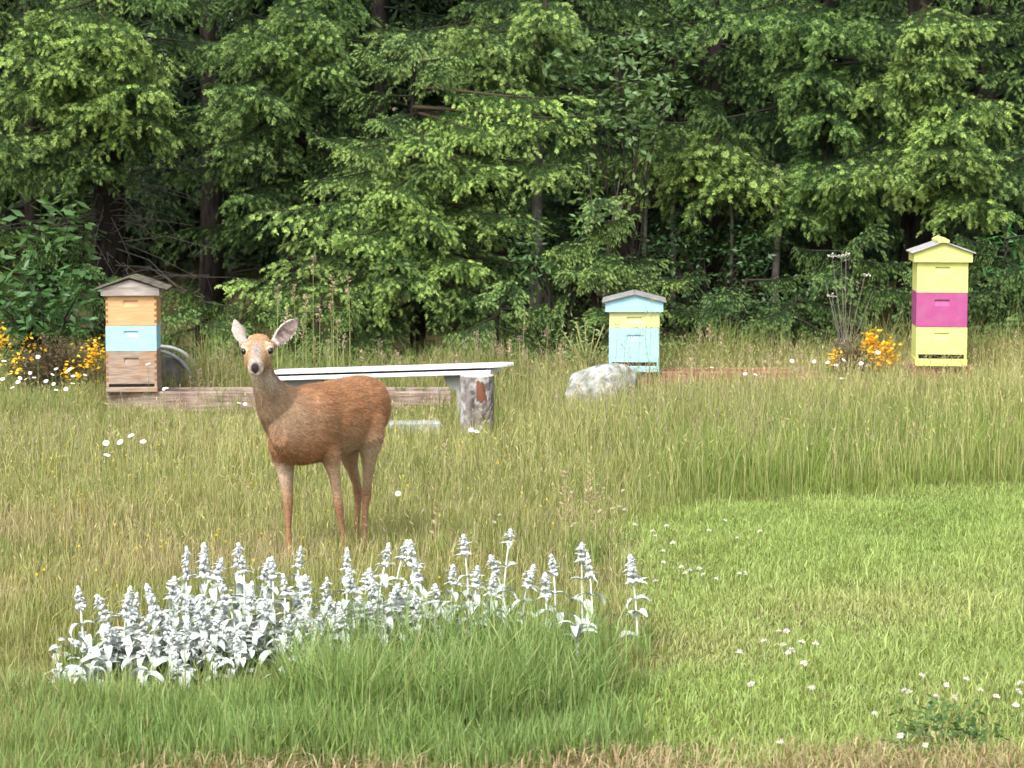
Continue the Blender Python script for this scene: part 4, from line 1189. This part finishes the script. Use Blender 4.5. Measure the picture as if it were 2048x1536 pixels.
def spike_mesh(n_whorl, seed):
    """woolly whorls of buds, each over a ruff of small leaves, closer to the top"""
    import bmesh
    r = np.random.default_rng(seed)
    bm = bmesh.new()
    z = 0
    for k in range(n_whorl):
        f = k / max(1, n_whorl - 1)
        rad = .0155 * (1 - .45 * f)
        for q in range(7):
            a = q / 7 * 6.283 + k * .5 + r.normal(0, .2)
            s = rad * r.uniform(.4, .62)
            Mx = Matrix.Translation((rad * .7 * math.cos(a), rad * .7 * math.sin(a), z + r.normal(0, .0035))) @ Matrix.Diagonal((s, s, s * 1.3, 1))
            bmesh.ops.create_icosphere(bm, subdivisions=1, radius=1, matrix=Mx)
        for q in range(4 if k % 2 == 0 else 2):
            a = q * math.pi / 2 + k * .8 + r.normal(0, .25)
            if q >= 2: a += .2
            Ln = .043 * (1 - .5 * f) * r.uniform(.75, 1.2); w = Ln * .24; dr = r.uniform(-.5, .35)
            c, s = math.cos(a), math.sin(a)
            vs_ = [bm.verts.new((c * x - s * y, s * x + c * y, z - .006 + zz)) for x, y, zz in ((.004, 0, 0), (Ln * .45, w, Ln * .1), (Ln * .5, 0, Ln * .02), (Ln * .45, -w, Ln * .1), (Ln, 0, dr * Ln * .5))]
            for t in ((0, 1, 2), (0, 2, 3), (1, 4, 2), (2, 4, 3)): bm.faces.new([vs_[i] for i in t])
        z += (.024 if k < 2 else .014) * (1 - .25 * f) * r.uniform(.85, 1.15)
    Mx = Matrix.Translation((0, 0, z - .003)) @ Matrix.Diagonal((.0075, .0075, .010, 1))
    bmesh.ops.create_icosphere(bm, subdivisions=1, radius=1, matrix=Mx)
    me = bpy.data.meshes.new('flower_spike'); bm.to_mesh(me); bm.free()
    me.polygons.foreach_set('use_smooth', np.ones(len(me.polygons), bool)); me.materials.append(M['felt_bud'])
    return me, z
SPIKES = [spike_mesh(4 + k % 3, 40 + k) for k in range(6)]

def stem_mesh(h, lean):
    b = MB(); pts = [(lean[0] * t * t, lean[1] * t * t, h * t - .02 * (t == 0)) for t in np.linspace(0, 1, 7)]
    b.tube(pts, [.0055 - .002 * t for t in np.linspace(0, 1, 7)], 6)
    me = bpy.data.meshes.new('stem'); me.from_pydata(b.v, [], b.f); me.update(); me.materials.append(M['felt_stem'])
    me.polygons.foreach_set('use_smooth', np.ones(len(me.polygons), bool))
    return me

GRP = 'silver plants in the bed'
COMMON = 'silver woolly plant with a white flower spike in the crowded bed'
def lambs_ear(px, py, depth, label=COMMON, leaves=1.0, seed=0):
    r = np.random.default_rng(seed + 500)
    top = at(px, py, depth); g = gz(top.x, depth)
    lean = (r.normal(0, .028), r.normal(0, .03))
    x, y = top.x - lean[0], depth - lean[1]
    h = top.z - g
    t = empty('silver_plant', (x, y, g), 0); tag(t, label, 'plant', GRP)
    sp, sh = SPIKES[int(r.integers(0, 6))]
    hs_ = h - sh * .95
    obj('stem', stem_mesh(hs_, lean), t)
    obj('flower_spike', sp, t, (lean[0], lean[1], hs_ - .004), (-2 * lean[1] / hs_ , 2 * lean[0] / hs_, r.random() * .5), (lambda q: (q * r.uniform(.9, 1.2), q * r.uniform(.9, 1.2), q * r.uniform(.8, 1.25)))(r.uniform(.85, 1.15)))
    nn = max(4, int(7 * leaves))
    for k in range(nn):
        f = .12 + .86 * k / (nn - 1)
        zz = hs_ * f
        a0 = r.random() * .6 + k * math.pi / 2
        for s in (0, math.pi):
            if f > .93: me = LE_TOP[int(r.integers(0, 2))]
            elif f > .62: me = LE_MID[int(r.integers(0, 3))]
            else: me = LE_BIG[int(r.integers(0, 3))]
            if f < .4 and r.random() < .35: continue
            obj('leaf', me, t, (lean[0] * f * f, lean[1] * f * f, zz), (r.normal(0, .2), r.normal(0, .22), a0 + s + r.normal(0, .25)), r.uniform(.8, 1.2))
    # small leaves in the spike
    for q in range(4):
        a = q * math.pi / 2 + r.random()
        obj('leaf', LE_TOP[q % 2], t, (lean[0], lean[1], hs_ + sh * (.12 if q < 2 else .45)), (0, r.normal(-.05, .15), a), r.uniform(.7, 1.05) * (1 if q < 2 else .7))
    return t

LAMB = [(252, 1178, 8.22, None), (312, 1182, 8.3, None), (372, 1106, 8.75, None), (345, 1150, 8.5, None), (408, 1104, 8.7, None), (432, 1116, 8.55, None),
        (475, 1083, 8.85, None), (487, 1102, 8.6, None), (528, 1110, 8.7, None), (546, 1116, 8.55, None), (597, 1093, 8.75, None), (612, 1142, 8.5, None),
        (650, 1150, 8.55, None), (694, 1094, 8.7, None), (702, 1134, 8.5, None), (738, 1134, 8.55, None), (770, 1094, 8.75, None), (824, 1083, 8.75, None), (838, 1118, 8.55, None),
        (905, 1120, 8.6, None), (952, 1132, 8.6, None), (984, 1142, 8.55, None),
        (870, 1168, 8.45, None), (792, 1168, 8.45, None), (570, 1150, 8.5, None), (455, 1158, 8.45, None), (368, 1182, 8.4, None), (402, 1196, 8.32, None),
        (215, 1252, 8.15, None), (278, 1232, 8.2, None), (335, 1226, 8.25, None), (180, 1262, 8.1, None), (500, 1170, 8.4, None), (530, 1186, 8.35, None), (640, 1190, 8.4, None), (740, 1190, 8.4, None), (430, 1210, 8.3, None),
        (600, 1210, 8.35, None), (680, 1205, 8.35, None), (300, 1262, 8.15, None), (370, 1250, 8.2, None), (470, 1240, 8.25, None), (810, 1200, 8.4, None),
        (930, 1068, 8.95, 'tall slim silver spike standing alone above the bed near the doe'), (1018, 1052, 9.05, 'thin silver spike rising farthest from the grass tufts, over dry grass'),
        (1055, 1124, 8.65, None), (1092, 1150, 8.6, None), (1108, 1106, 8.75, None), (1163, 1078, 8.85, None), (1180, 1116, 8.65, None),
        (1266, 1114, 8.6, 'lone silver spike with two drooping leaves at the lawn edge'),
        (160, 1178, 8.35, 'greenish silver spike standing apart at the meadow side of the bed'), (805, 1082, 8.95, None), (992, 1104, 8.9, None), (122, 1305, 8.0, None), (150, 1290, 8.05, None)]
for q in range(24):
    u = (q * .618) % 1.0; v = (q * .4142) % 1.0
    LAMB.append((210 + 640 * u, 1150 + 120 * (1 - u) * v + 45 * v + 35 * (u < .25), 8.62 - .42 * v - .25 * (u < .25), None))
for k, (px, py, d, lab) in enumerate(LAMB):
    where = 'silver woolly spike at the low meadow end of the bed' if px < 330 else 'silver woolly spike in the thick of the bed, below the doe' if px < 730 else 'silver woolly spike standing behind the tall green grass tuft' if px < 1040 else 'slender silver spike in the thin lawn end of the bed'
    lambs_ear(px, py, d, lab or where, 0.7 if (px > 1040 or px in (160, 930, 1018, 805, 992)) else 1.0, k)

def rosette(x, y, label, n=8, seed=0, sc=1.0, upright=0.0):
    r = np.random.default_rng(seed + 900)
    g = gz(x, y)
    t = empty('silver_rosette', (x, y, g)); tag(t, label, 'plant', 'leafy silver rosettes')
    b = MB(); b.tube([(0, 0, -.02), (0, 0, .05 + .16 * upright)], .006, 6); b.build('stem', M['felt_stem'], t)
    for k in range(n):
        me = (LE_BIG + LE_MID)[int(r.integers(0, 6))]
        obj('leaf', me, t, (0, 0, (.02 + .10 * r.random()) + .13 * upright), (r.normal(0, .3), -upright * r.uniform(.4, .9) + r.normal(0, .25), k * 2.4 + r.normal(0, .3)), sc * r.uniform(.7, 1.1))
    return t
for k in range(18):
    px = 110 + (k * 59) % 900; 
    x, y = on_ground(px + rng.normal(0, 12), 1300 + 85 * ((k * 0.618) % 1.0) + (20 if px < 300 else 0) - (35 if px > 600 else 0))
    rosette(x, y, 'low rosette of silver felted leaves under the flower spikes', 8, k)
xr, yr = on_ground(1155, 1392)
rosette(xr, yr, 'upright silver leaf shoot without a flower in the green tuft by the lawn', 7, 77, 1.1, 1.0)

# ------------------------------------------------------------------ daisies and clover
def daisy_meshes():
    b = MB(); n = 15
    for k in range(n):
        a = 2 * math.pi * k / n
        c, s = math.cos(a), math.sin(a); w = .0042
        o0 = len(b.v)
        b.v += [(c * .006 - s * w * .5, s * .006 + c * w * .5, 0), (c * .006 + s * w * .5, s * .006 - c * w * .5, 0), (c * .018 + s * w, s * .018 - c * w, .002), (c * .027, s * .027, -.001 + .002 * (k % 2)), (c * .018 - s * w, s * .018 + c * w, .002)]
        b.f.append(tuple(o0 + i for i in range(5)))
    me = bpy.data.meshes.new('petals'); me.from_pydata(b.v, [], b.f); me.update(); me.materials.append(M['petal'])
    d = MB(); m = 10
    for rr, zz in ((.0085, .001), (.0065, .0045), (.003, .006)):
        for k in range(m): d.v.append((rr * math.cos(6.283 * k / m), rr * math.sin(6.283 * k / m), zz))
    d.f = [(j * m + k, j * m + (k + 1) % m, (j + 1) * m + (k + 1) % m, (j + 1) * m + k) for j in range(2) for k in range(m)] + [tuple(2 * m + k for k in range(m))]
    dm = bpy.data.meshes.new('flower_centre'); dm.from_pydata(d.v, [], d.f); dm.update(); dm.materials.append(M['gold'])
    e = MB(); e.tube([(0.02, 0, -1), (0.008, .004, -.5), (0, 0, 0)], [.0025, .002, .0018], 5)
    em = bpy.data.meshes.new('stem'); em.from_pydata(e.v, [], e.f); em.update()
    gm, N, L, P = new_mat('flower_stem'); P.inputs['Base Color'].default_value = (.10, .17, .04, 1); em.materials.append(gm)
    return me, dm, em
PET, DISC, DST = daisy_meshes()
def daisy(px, py, depth, label, group, sc=1.0):
    sc *= .72
    p = at(px, py, depth); g = gz(p.x, depth)
    h = max(.05, p.z - g)
    t = empty('daisy', (p.x, depth, g)); tag(t, label, 'daisy', group)
    rot = (R(rng.uniform(5, 50)), R(rng.normal(0, 14)), 0)
    pe = obj('petals', PET, t, (0, 0, h), rot, sc); obj('flower_centre', DISC, pe)
    s = obj('stem', DST, t, (0, 0, h), (0, 0, rng.random() * 6), (1, 1, h))
L1 = 'white daisy among tall grass beside the wooden hive'
for px, py in [(8, 722), (76, 714), (5, 758), (40, 756), (52, 758), (68, 755), (36, 764), (105, 749), (112, 738), (136, 742), (140, 738), (146, 752), (170, 750), (107, 768), (112, 780), (145, 767), (132, 778), (20, 748), (60, 746), (92, 762), (25, 775), (296, 728)]:
    daisy(px, py, rng.uniform(16.4, 17.4) if px < 200 else 17.6, L1, 'daisies beside the wooden hive', rng.uniform(.85, 1.15))
L2 = 'white daisy in the patch of five out in the meadow grass'
for px, py in [(212, 886), (240, 884), (262, 871), (286, 883), (214, 910)]:
    daisy(px, py, 12.7, L2, 'five daisies in the open meadow', 1.1)
L3 = 'small white daisy in front of the bark covered log'
for px, py in [(942, 860), (953, 863), (890, 889)]:
    daisy(px, py, 14.8, L3, 'daisies by the log', 1.1)
daisy(796, 987, 12.0, 'single white daisy in the grass behind the doe', None, 1.0)
L4 = 'white daisy in grass between the blue hive and the tall yellow hive'
for px, py in [(1424, 735), (1490, 748), (1511, 749), (1584, 722), (1655, 725), (1687, 720), (1722, 727), (1756, 705), (1672, 730), (1628, 723), (1682, 757)]:
    daisy(px, py, rng.uniform(17.2, 17.7), L4, 'daisies between the hives', rng.uniform(.9, 1.2))
for px, py in [(333, 776), (328, 778), (490, 808), (478, 806)]:
    daisy(px, py, 17.3, 'white daisy in front of the long timber stand', 'daisies by the timber stand', .95)

import bmesh
bm = bmesh.new()
rr_ = np.random.default_rng(3)
for k in range(26):
    v = rr_.normal(0, 1, 3); v /= np.linalg.norm(v); v[2] = abs(v[2]) * .9 + v[2] * .1
    q = Vector(v).to_track_quat('Z', 'Y').to_matrix().to_4x4()
    bmesh.ops.create_cone(bm, segments=5, radius1=.0022, radius2=.0006, depth=.011, cap_ends=True, matrix=Matrix.Translation(Vector(v) * .0065) @ q)
CLV = bpy.data.meshes.new('flower_head'); bm.to_mesh(CLV); bm.free(); CLV.materials.append(M['clover'])
def clover(px, py, label, group):
    x, y = on_ground(px, py + 14); g = gz(x, y)
    h = rng.uniform(.06, .10)
    t = empty('clover_flower', (x, y, g)); tag(t, label, 'clover', group)
    obj('flower_head', CLV, t, (0, 0, h), (rng.normal(0, .3), rng.normal(0, .3), rng.random() * 6), rng.uniform(.95, 1.3))
    obj('stem', DST, t, (0, 0, h), (0, 0, rng.random() * 6), (.9, .9, h))
CL = {('white clover flower in the small cluster out on the lawn', 'lawn clover cluster'): [(1528, 1328), (1558, 1303), (1572, 1302), (1566, 1316), (1603, 1317), (1630, 1327), (1576, 1345), (1583, 1343), (1607, 1368), (1478, 1334)],
      ('white clover flower by the dark leafy weed at the lawn front', 'clover by the lawn front'): [(1502, 1416), (1622, 1423), (1818, 1427), (1808, 1416), (1842, 1398), (1871, 1423), (1908, 1430), (1932, 1396), (1892, 1418), (1992, 1420), (2040, 1396), (2036, 1430), (1960, 1425), (2030, 1460), (1560, 1518), (1850, 1522), (1800, 1522), (1748, 1455)],
      ('cream clover flower where the lawn meets the silver plants', 'clover near the silver plants'): [(1306, 1078), (1333, 1068), (1325, 1118), (1327, 1134), (1312, 1168), (1380, 1160), (1398, 1150), (1370, 1168), (1432, 1176), (1478, 1168), (1490, 1162), (1418, 1072), (1450, 1058), (1474, 1085), (1520, 1075), (1362, 1155), (1406, 1164), (1345, 1092)],
      ('pale clover head on a tall stalk at the meadow corner', 'clover at the meadow corner'): [(1208, 990), (1246, 1002), (1240, 1026), (1226, 1032), (1196, 980), (1000, 1048), (988, 1058), (1250, 1040), (1270, 1068), (1310, 1078)]}
for (lab, grp), pts in CL.items():
    for px, py in pts: clover(px, py, lab, grp)

# ------------------------------------------------------------------ tall flowering grasses
def panicle_grass(px, py, depth, label, group, kind=0, seed=0):
    r = np.random.default_rng(seed + 3000)
    p = at(px, py, depth); g = gz(p.x, depth); h = p.z - g
    t = empty('flowering_grass', (p.x, depth, g)); tag(t, label, 'grass', group)
    V, F, Cc = [], [], []
    n = 7
    x0 = np.zeros(n) + r.normal(0, .015, n); y0 = r.normal(0, .015, n)
    cg = np.tile(np.array((.15, .22, .05)), (n, 1))
    v, f, c, _ = blades(x0, y0, h * r.uniform(.45, .8, n), np.full(n, .009), r.uniform(.15, .55, n), cg, cg * 1.2, z=np.zeros(n) - .02)
    obj('leaves', mesh_np('leaves', v, f, M['grass'], c), t)
    b = MB(); ln = r.normal(0, .04)
    hp = lambda q: Vector((ln * (q - 1) * q, 0, h * q))
    b.tube([hp(q) for q in np.linspace(0, 1, 6)], [.0035, .003, .003, .0025, .002, .0012], 5)
    b.build('stem', M['dry_stem'], t)
    # panicle: short side sprays carrying seed clusters
    m = 34 if kind == 0 else 46
    q = 1 - r.random(m) ** 1.2 * (.17 if kind == 0 else .26) / max(h, .3)
    P = np.array([hp(a) for a in q])
    out = r.normal(0, 1, (m, 3)); out[:, 2] = np.abs(out[:, 2]) * .7 + .2; out /= np.linalg.norm(out, axis=1)[:, None]
    dist = (.012 + .035 * (1 - q) * h / .17 * r.random(m)) * (1 if kind == 0 else 1.8)
    Cn = P + out * dist[:, None]
    s = r.uniform(.006, .013, m)[:, None] * (1 if kind == 0 else .6)
    e = np.cross(out, r.normal(0, 1, (m, 3))); e /= np.linalg.norm(e, axis=1)[:, None]
    v = np.stack([Cn - out * s * 1.4, Cn + e * s * .6, Cn + out * s * 1.6, Cn - e * s * .6], 1).reshape(-1, 3)
    f = np.arange(m)[:, None] * 4 + np.arange(4)
    base = np.array(((.42, .33, .24), (.34, .33, .16), (.36, .24, .22))[kind if kind < 3 else 0])
    c = np.repeat(base * r.uniform(.75, 1.3, (m, 1)), 4, 0)
    v2 = np.stack([P - e * .0006, P + e * .0006, Cn], 1).reshape(-1, 3); f2 = np.arange(m)[:, None] * 3 + np.arange(3) + len(v)
    me = mesh_np('seed_head', np.concatenate([v, v2]), [f, f2], M['straw'], np.concatenate([c, np.tile(base * .8, (3 * m, 1))]))
    obj('seed_head', me, t)
M['dry_stem'] = noise_mat('grass_stem', (.20, .22, .07), (.36, .32, .14), scale=20, rough=.8, bump=0)
k = 0
for px, py in [(556, 570), (588, 568), (627, 510), (612, 590), (664, 552), (696, 556), (640, 610), (660, 600), (676, 640), (575, 620), (605, 640), (688, 668), (725, 700)]:
    panicle_grass(px, py, rng.uniform(17.6, 18.6), 'tall pale flowering grass rising behind the bench near the doe', 'tall grasses behind the doe', 0, k); k += 1
for px, py in [(928, 682), (952, 665), (985, 668), (1050, 618), (1038, 675), (1096, 657), (1055, 700), (1075, 706), (1005, 690), (1120, 700), (880, 700), (905, 705), (845, 712), (800, 715)]:
    panicle_grass(px, py, rng.uniform(17.3, 18.4), 'pinkish flowering grass behind the rounded end of the bench', 'grasses behind the bench end', 2, k); k += 1
for px, py in [(415, 715), (440, 700), (455, 720), (398, 740), (430, 735), (470, 730), (380, 755)]:
    panicle_grass(px, py, rng.uniform(17.4, 18.4), 'pinkish flowering grass between the wooden hive and the doe', 'grasses beside the wooden hive', 2, k); k += 1
for px, py in [(1236, 645), (1262, 650), (1290, 620), (1305, 600), (1280, 660), (1250, 672), (1315, 640)]:
    panicle_grass(px, py, 17.2 + 0.2 * rng.random(), 'airy green flowering grass in front of the short blue hive', 'airy grasses before the blue hive', 1, k); k += 1
for px, py in [(1400, 660), (1418, 650), (1445, 665), (1385, 690), (1500, 690), (1535, 700), (1560, 705), (1600, 712), (1980, 690), (2010, 680), (2035, 665), (1950, 700)]:
    panicle_grass(px, py, rng.uniform(17.6, 18.8), 'flowering meadow grass along the reddish hive stands', 'grasses by the reddish stands', 0, k); k += 1
for q in range(26):
    panicle_grass(rng.uniform(335, 1150), rng.uniform(672, 735), rng.uniform(18.6, 19.4), 'loose flowering grass in the strip between the timber stand and the firs', 'grasses in the strip before the firs', int(rng.choice([0, 2])), k); k += 1
for q in range(24):
    panicle_grass(rng.uniform(1330, 2045), rng.uniform(670, 725), rng.uniform(18.6, 19.4), 'loose flowering grass in the strip behind the reddish stands', 'grasses behind the reddish stands', int(rng.choice([0, 1])), k); k += 1
for px, py in [(1133, 945), (1178, 948), (1190, 985), (875, 1020), (1140, 990)]:
    panicle_grass(px, py, rng.uniform(10.4, 10.8), 'pale flowering grass behind the silver plants by the lawn corner', 'grasses behind the silver plants', 0, k); k += 1

# ------------------------------------------------------------------ broom, dry stalks, weeds and shrubs
def leaf_cloud(name, n, centre_fn, size, col, mat, seed, lw=.45, droop=0.0):
    r = np.random.default_rng(seed)
    P = np.array([centre_fn(r) for _ in range(n)])
    a = r.normal(0, 1, (n, 3)); a[:, 2] = a[:, 2] * .5 - droop; a /= np.linalg.norm(a, axis=1)[:, None]
    up = np.array([0, -.35, 1.0]) + r.normal(0, .45, (n, 3))
    b = np.cross(a, up); b /= np.linalg.norm(b, axis=1)[:, None]
    nn = np.cross(a, b)
    s = size * r.uniform(.65, 1.3, n)[:, None]
    V = np.stack([P, P + a * s * .45 + b * s * lw * .5 - nn * s * .06, P + a * s * .5 + nn * s * 0.03, P + a * s * .45 - b * s * lw * .5 - nn * s * .06, P + a * s - nn * s * .1], 1).reshape(-1, 3)
    k = np.arange(n)[:, None] * 5
    F = np.concatenate([k + np.array(t) for t in ((0, 1, 2), (0, 2, 3), (1, 4, 2), (2, 4, 3))])
    c = np.asarray(col) * r.uniform(.7, 1.3, (n, 1))
    return mesh_np(name, V, F, mat, np.repeat(c, 5, 0))

def broom(px, depth, w, h, label, flowers, seed, brown=True):
    r = np.random.default_rng(seed)
    x = (px - 1024) / FPX * depth; g = gz(x, depth)
    t = empty('broom_bush', (x, depth, g)); tag(t, label, 'shrub')
    b = MB(); tips = []
    for k in range(90):
        a = r.random() * 6.28; q = r.random() ** .6
        tx, ty, tz = w * q * math.cos(a), w * .7 * q * math.sin(a), h * (1 - .45 * q * q) * r.uniform(.7, 1.05)
        b.tube([(0.1 * tx, 0.1 * ty, -.03), (.55 * tx, .55 * ty, tz * .6), (tx, ty, tz)], [.006, .004, .0015], 4, False)
        tips.append((tx, ty, tz))
    b.build('stems', M['broom_stem'], t)
    def c(r_):
        i = int(r_.integers(0, len(tips))); f = r_.uniform(.45, 1.05)
        return np.array(tips[i]) * np.array([f, f, f ** .7]) + r_.normal(0, .02, 3)
    obj('foliage', leaf_cloud('foliage', 5200, c, .034, (.13, .095, .05) if brown else (.07, .10, .03), M['leaf'], seed + 1, .3), t)
    for k, (fx, fy, fz, fr, nf) in enumerate(flowers):
        def cf(r_): return np.array([fx, fy, fz]) + r_.normal(0, fr, 3) * np.array([1, .6, 1.2])
        obj('flower_spray', leaf_cloud('flower_spray', nf, cf, .034, (.80, .48, .02), M['leaf'], seed + 20 + k, .8), t)['kind'] = 'stuff'
    return t
M['broom_stem'] = noise_mat('broom_stem', (.06, .07, .03), (.14, .11, .06), scale=20, rough=.8, bump=0)
broom(105, 18.7, .50, .66, 'brownish broom bush with yellow flowers beside the wooden hive', [(-.46, -.3, .55, .05, 60), (-.5, -.3, .35, .05, 50), (-.38, -.3, .66, .05, 50), (.40, -.3, .56, .055, 90), (.36, -.3, .44, .05, 60), (-.1, -.35, .55, .05, 30), (.2, -.3, .36, .05, 40), (-.25, -.35, .42, .05, 30)], 61)
broom(1715, 18.3, .26, .36, 'small broom bush with golden flowers beside the tall yellow hive', [(.10, -.15, .40, .045, 150), (.22, -.15, .34, .045, 150), (.17, -.15, .27, .045, 110), (.26, -.15, .26, .035, 70), (-.20, -.1, .27, .03, 50)], 71)

def dry_stalks():
    d = 18.8; p = at(1690, 730, d); g = gz(p.x, d)
    t = empty('dry_stalk_plant', (p.x, d, g)); tag(t, 'bunch of tall bare stalks with small white flower heads near the golden broom', 'plant')
    for (px, py, fl) in [(1682, 512, 1), (1664, 512, 1), (1692, 510, 1), (1650, 560, 0), (1706, 560, 0), (1746, 582, 0), (1664, 592, 1), (1730, 550, 1), (1702, 600, 0)]:
        q = at(px, py, d + rng.uniform(-.1, .1)) - Vector((p.x, d, g))
        b = MB(); b.tube([(rng.normal(0, .01), rng.normal(0, .01), -.02), (q.x * .35, q.y * .4, q.z * .5), tuple(q)], [.007, .005, .003], 5)
        s = b.build('stalk', M['dead_twig'], t)
        if fl:
            def cf(r_): return np.array(q) + r_.normal(0, .014, 3) * np.array([1.2, 1, .5])
            obj('flower_head', leaf_cloud('flower_head', 26, cf, .014, (.72, .70, .64), M['leaf'], int(px), .9), s)
    def ct(r_): return np.array([r_.normal(0, .06), r_.normal(0, .05), r_.uniform(.02, .38)])
    obj('dead_leaves', leaf_cloud('dead_leaves', 300, ct, .05, (.15, .11, .085), M['leaf'], 5, .25), t)
dry_stalks()

def leafy(name, label, px, py, depth, rx, rz, n, size, col, seed, cat='shrub', group=None, stems=14, lw=.45, droop=.25, ground=True, tint=(1, 1, 1), stem_mat='bark'):
    r = np.random.default_rng(seed)
    p = at(px, py, depth); g = gz(p.x, depth)
    t = empty(name, (p.x, depth, g)); tag(t, label, cat, group)
    zc = p.z - g
    ends = []
    b = MB()
    for k in range(stems):
        v = r.normal(0, 1, 3); v /= np.linalg.norm(v)
        e = Vector((v[0] * rx, v[1] * rx * .6, zc + v[2] * rz)); 
        m_ = Vector((e.x * .35, e.y * .35, max(.05, e.z * .6)))
        b.tube([(0, 0, -.05), m_, e], [.012, .008, .003], 5, False); ends.append((m_, e))
    b.build('stems', M[stem_mat], t)
    def c(r_):
        m_, e = ends[int(r_.integers(0, stems))]
        return np.array(m_.lerp(e, r_.uniform(.35, 1.05))) + r_.normal(0, .05 + size * .5, 3)
    o = obj('foliage', leaf_cloud('foliage', n, c, size, col, M['leaf'], seed + 1, lw, droop), t)
    o.color = (*tint, 1)
    return t
leafy('laurel_shrub', 'glossy broad leaved shrub behind the brown broom', 60, 500, 20.9, .5, .45, 420, .15, (.075, .15, .045), 81, lw=.38)
leafy('laurel_shrub', 'low glossy shrub with pointed leaves behind the daisies', 90, 590, 20.4, .55, .22, 380, .13, (.07, .16, .05), 82, lw=.4)
leafy('leafy_sapling', 'slender sapling with pale oval leaves arching before the dark gap', 1260, 110, 22.4, .75, .3, 900, .095, (.13, .22, .08), 83, 'tree', lw=.5, stems=9, stem_mat='bark')
leafy('leafy_sapling', 'small leafy sapling at the dark gap in the wood', 1200, 350, 22.3, .3, .35, 260, .085, (.15, .23, .07), 84, 'tree', lw=.5, stems=6, stem_mat='grey_bark')
leafy('leafy_shrub', 'mid green leafy shrub between the young fir and the blue hive', 1120, 470, 21.0, .45, .28, 420, .075, (.09, .18, .06), 85, lw=.4)
leafy('leafy_shrub', 'dark leafy undergrowth shrub below the gap in the wood', 1420, 500, 23.0, .8, .35, 1100, .07, (.045, .10, .035), 86, lw=.45, stems=24)
leafy('leafy_shrub', 'dark leafy undergrowth shrub behind the blue hive roof', 1530, 610, 20.8, .6, .22, 1100, .06, (.045, .10, .035), 87, lw=.45, stems=24)
leafy('fern_shrub', 'bright cut leaved shrub at the wood edge past the tall yellow hive', 2050, 490, 20.8, .3, .2, 220, .12, (.06, .20, .055), 88, lw=.18, stems=12)
leafy('weed_clump', 'pale leafy weed with small white buds beside the short blue hive', 1175, 670, 18.4, .22, .13, 220, .045, (.20, .26, .10), 89, 'plant', lw=.4, stems=16, stem_mat='dry_stem')
leafy('weed_clump', 'dark green leafy weed at the front edge of the lawn', 1860, 1514, 7.06, .17, .018, 800, .03, (.06, .125, .03), 90, 'plant', lw=.5, stems=14, stem_mat='dry_stem')

# bare trunks and dead branches in the gap of the wood
for (pts, rad, lab, mat, grp) in [
        ([(1250, 560, 24.4), (1247, 430, 24.4), (1240, 300, 24.4), (1236, 100, 24.6)], .075, 'dark bare trunk at the edge of the gap in the wood', 'bark', None),
        ([(1290, 470, 23.6), (1292, 420, 23.6), (1296, 360, 23.5), (1290, 320, 23.5)], .022, 'pale dead stem standing in the gap in the wood', 'dead_twig', 'dead stems in the gap'),
        ([(1347, 470, 23.8), (1346, 400, 23.8), (1350, 330, 23.8)], .03, 'pale dead stem standing in the gap in the wood', 'dead_twig', 'dead stems in the gap'),
        ([(1464, 440, 23.3), (1460, 400, 23.3), (1468, 350, 23.3)], .018, 'pale dead stem standing in the gap in the wood', 'dead_twig', 'dead stems in the gap'),
        ([(1550, 560, 23.2), (1556, 470, 23.2), (1552, 400, 23.3), (1556, 330, 23.4)], .04, 'greyish trunk under the mid green fir', 'grey_bark', None)]:
    P0 = at(*pts[0]); base = Vector((P0.x, P0.y, gz(P0.x, P0.y)))
    q = [Vector((0, 0, -.1))] + [at(*p) - base for p in pts]
    b = MB(); b.tube(q, [rad * (1.2 - .6 * i / (len(q) - 1)) for i in range(len(q))], 8)
    o = b.build('bare_trunk', M[mat], None, True, loc=base); tag(o, lab, 'tree trunk', grp)
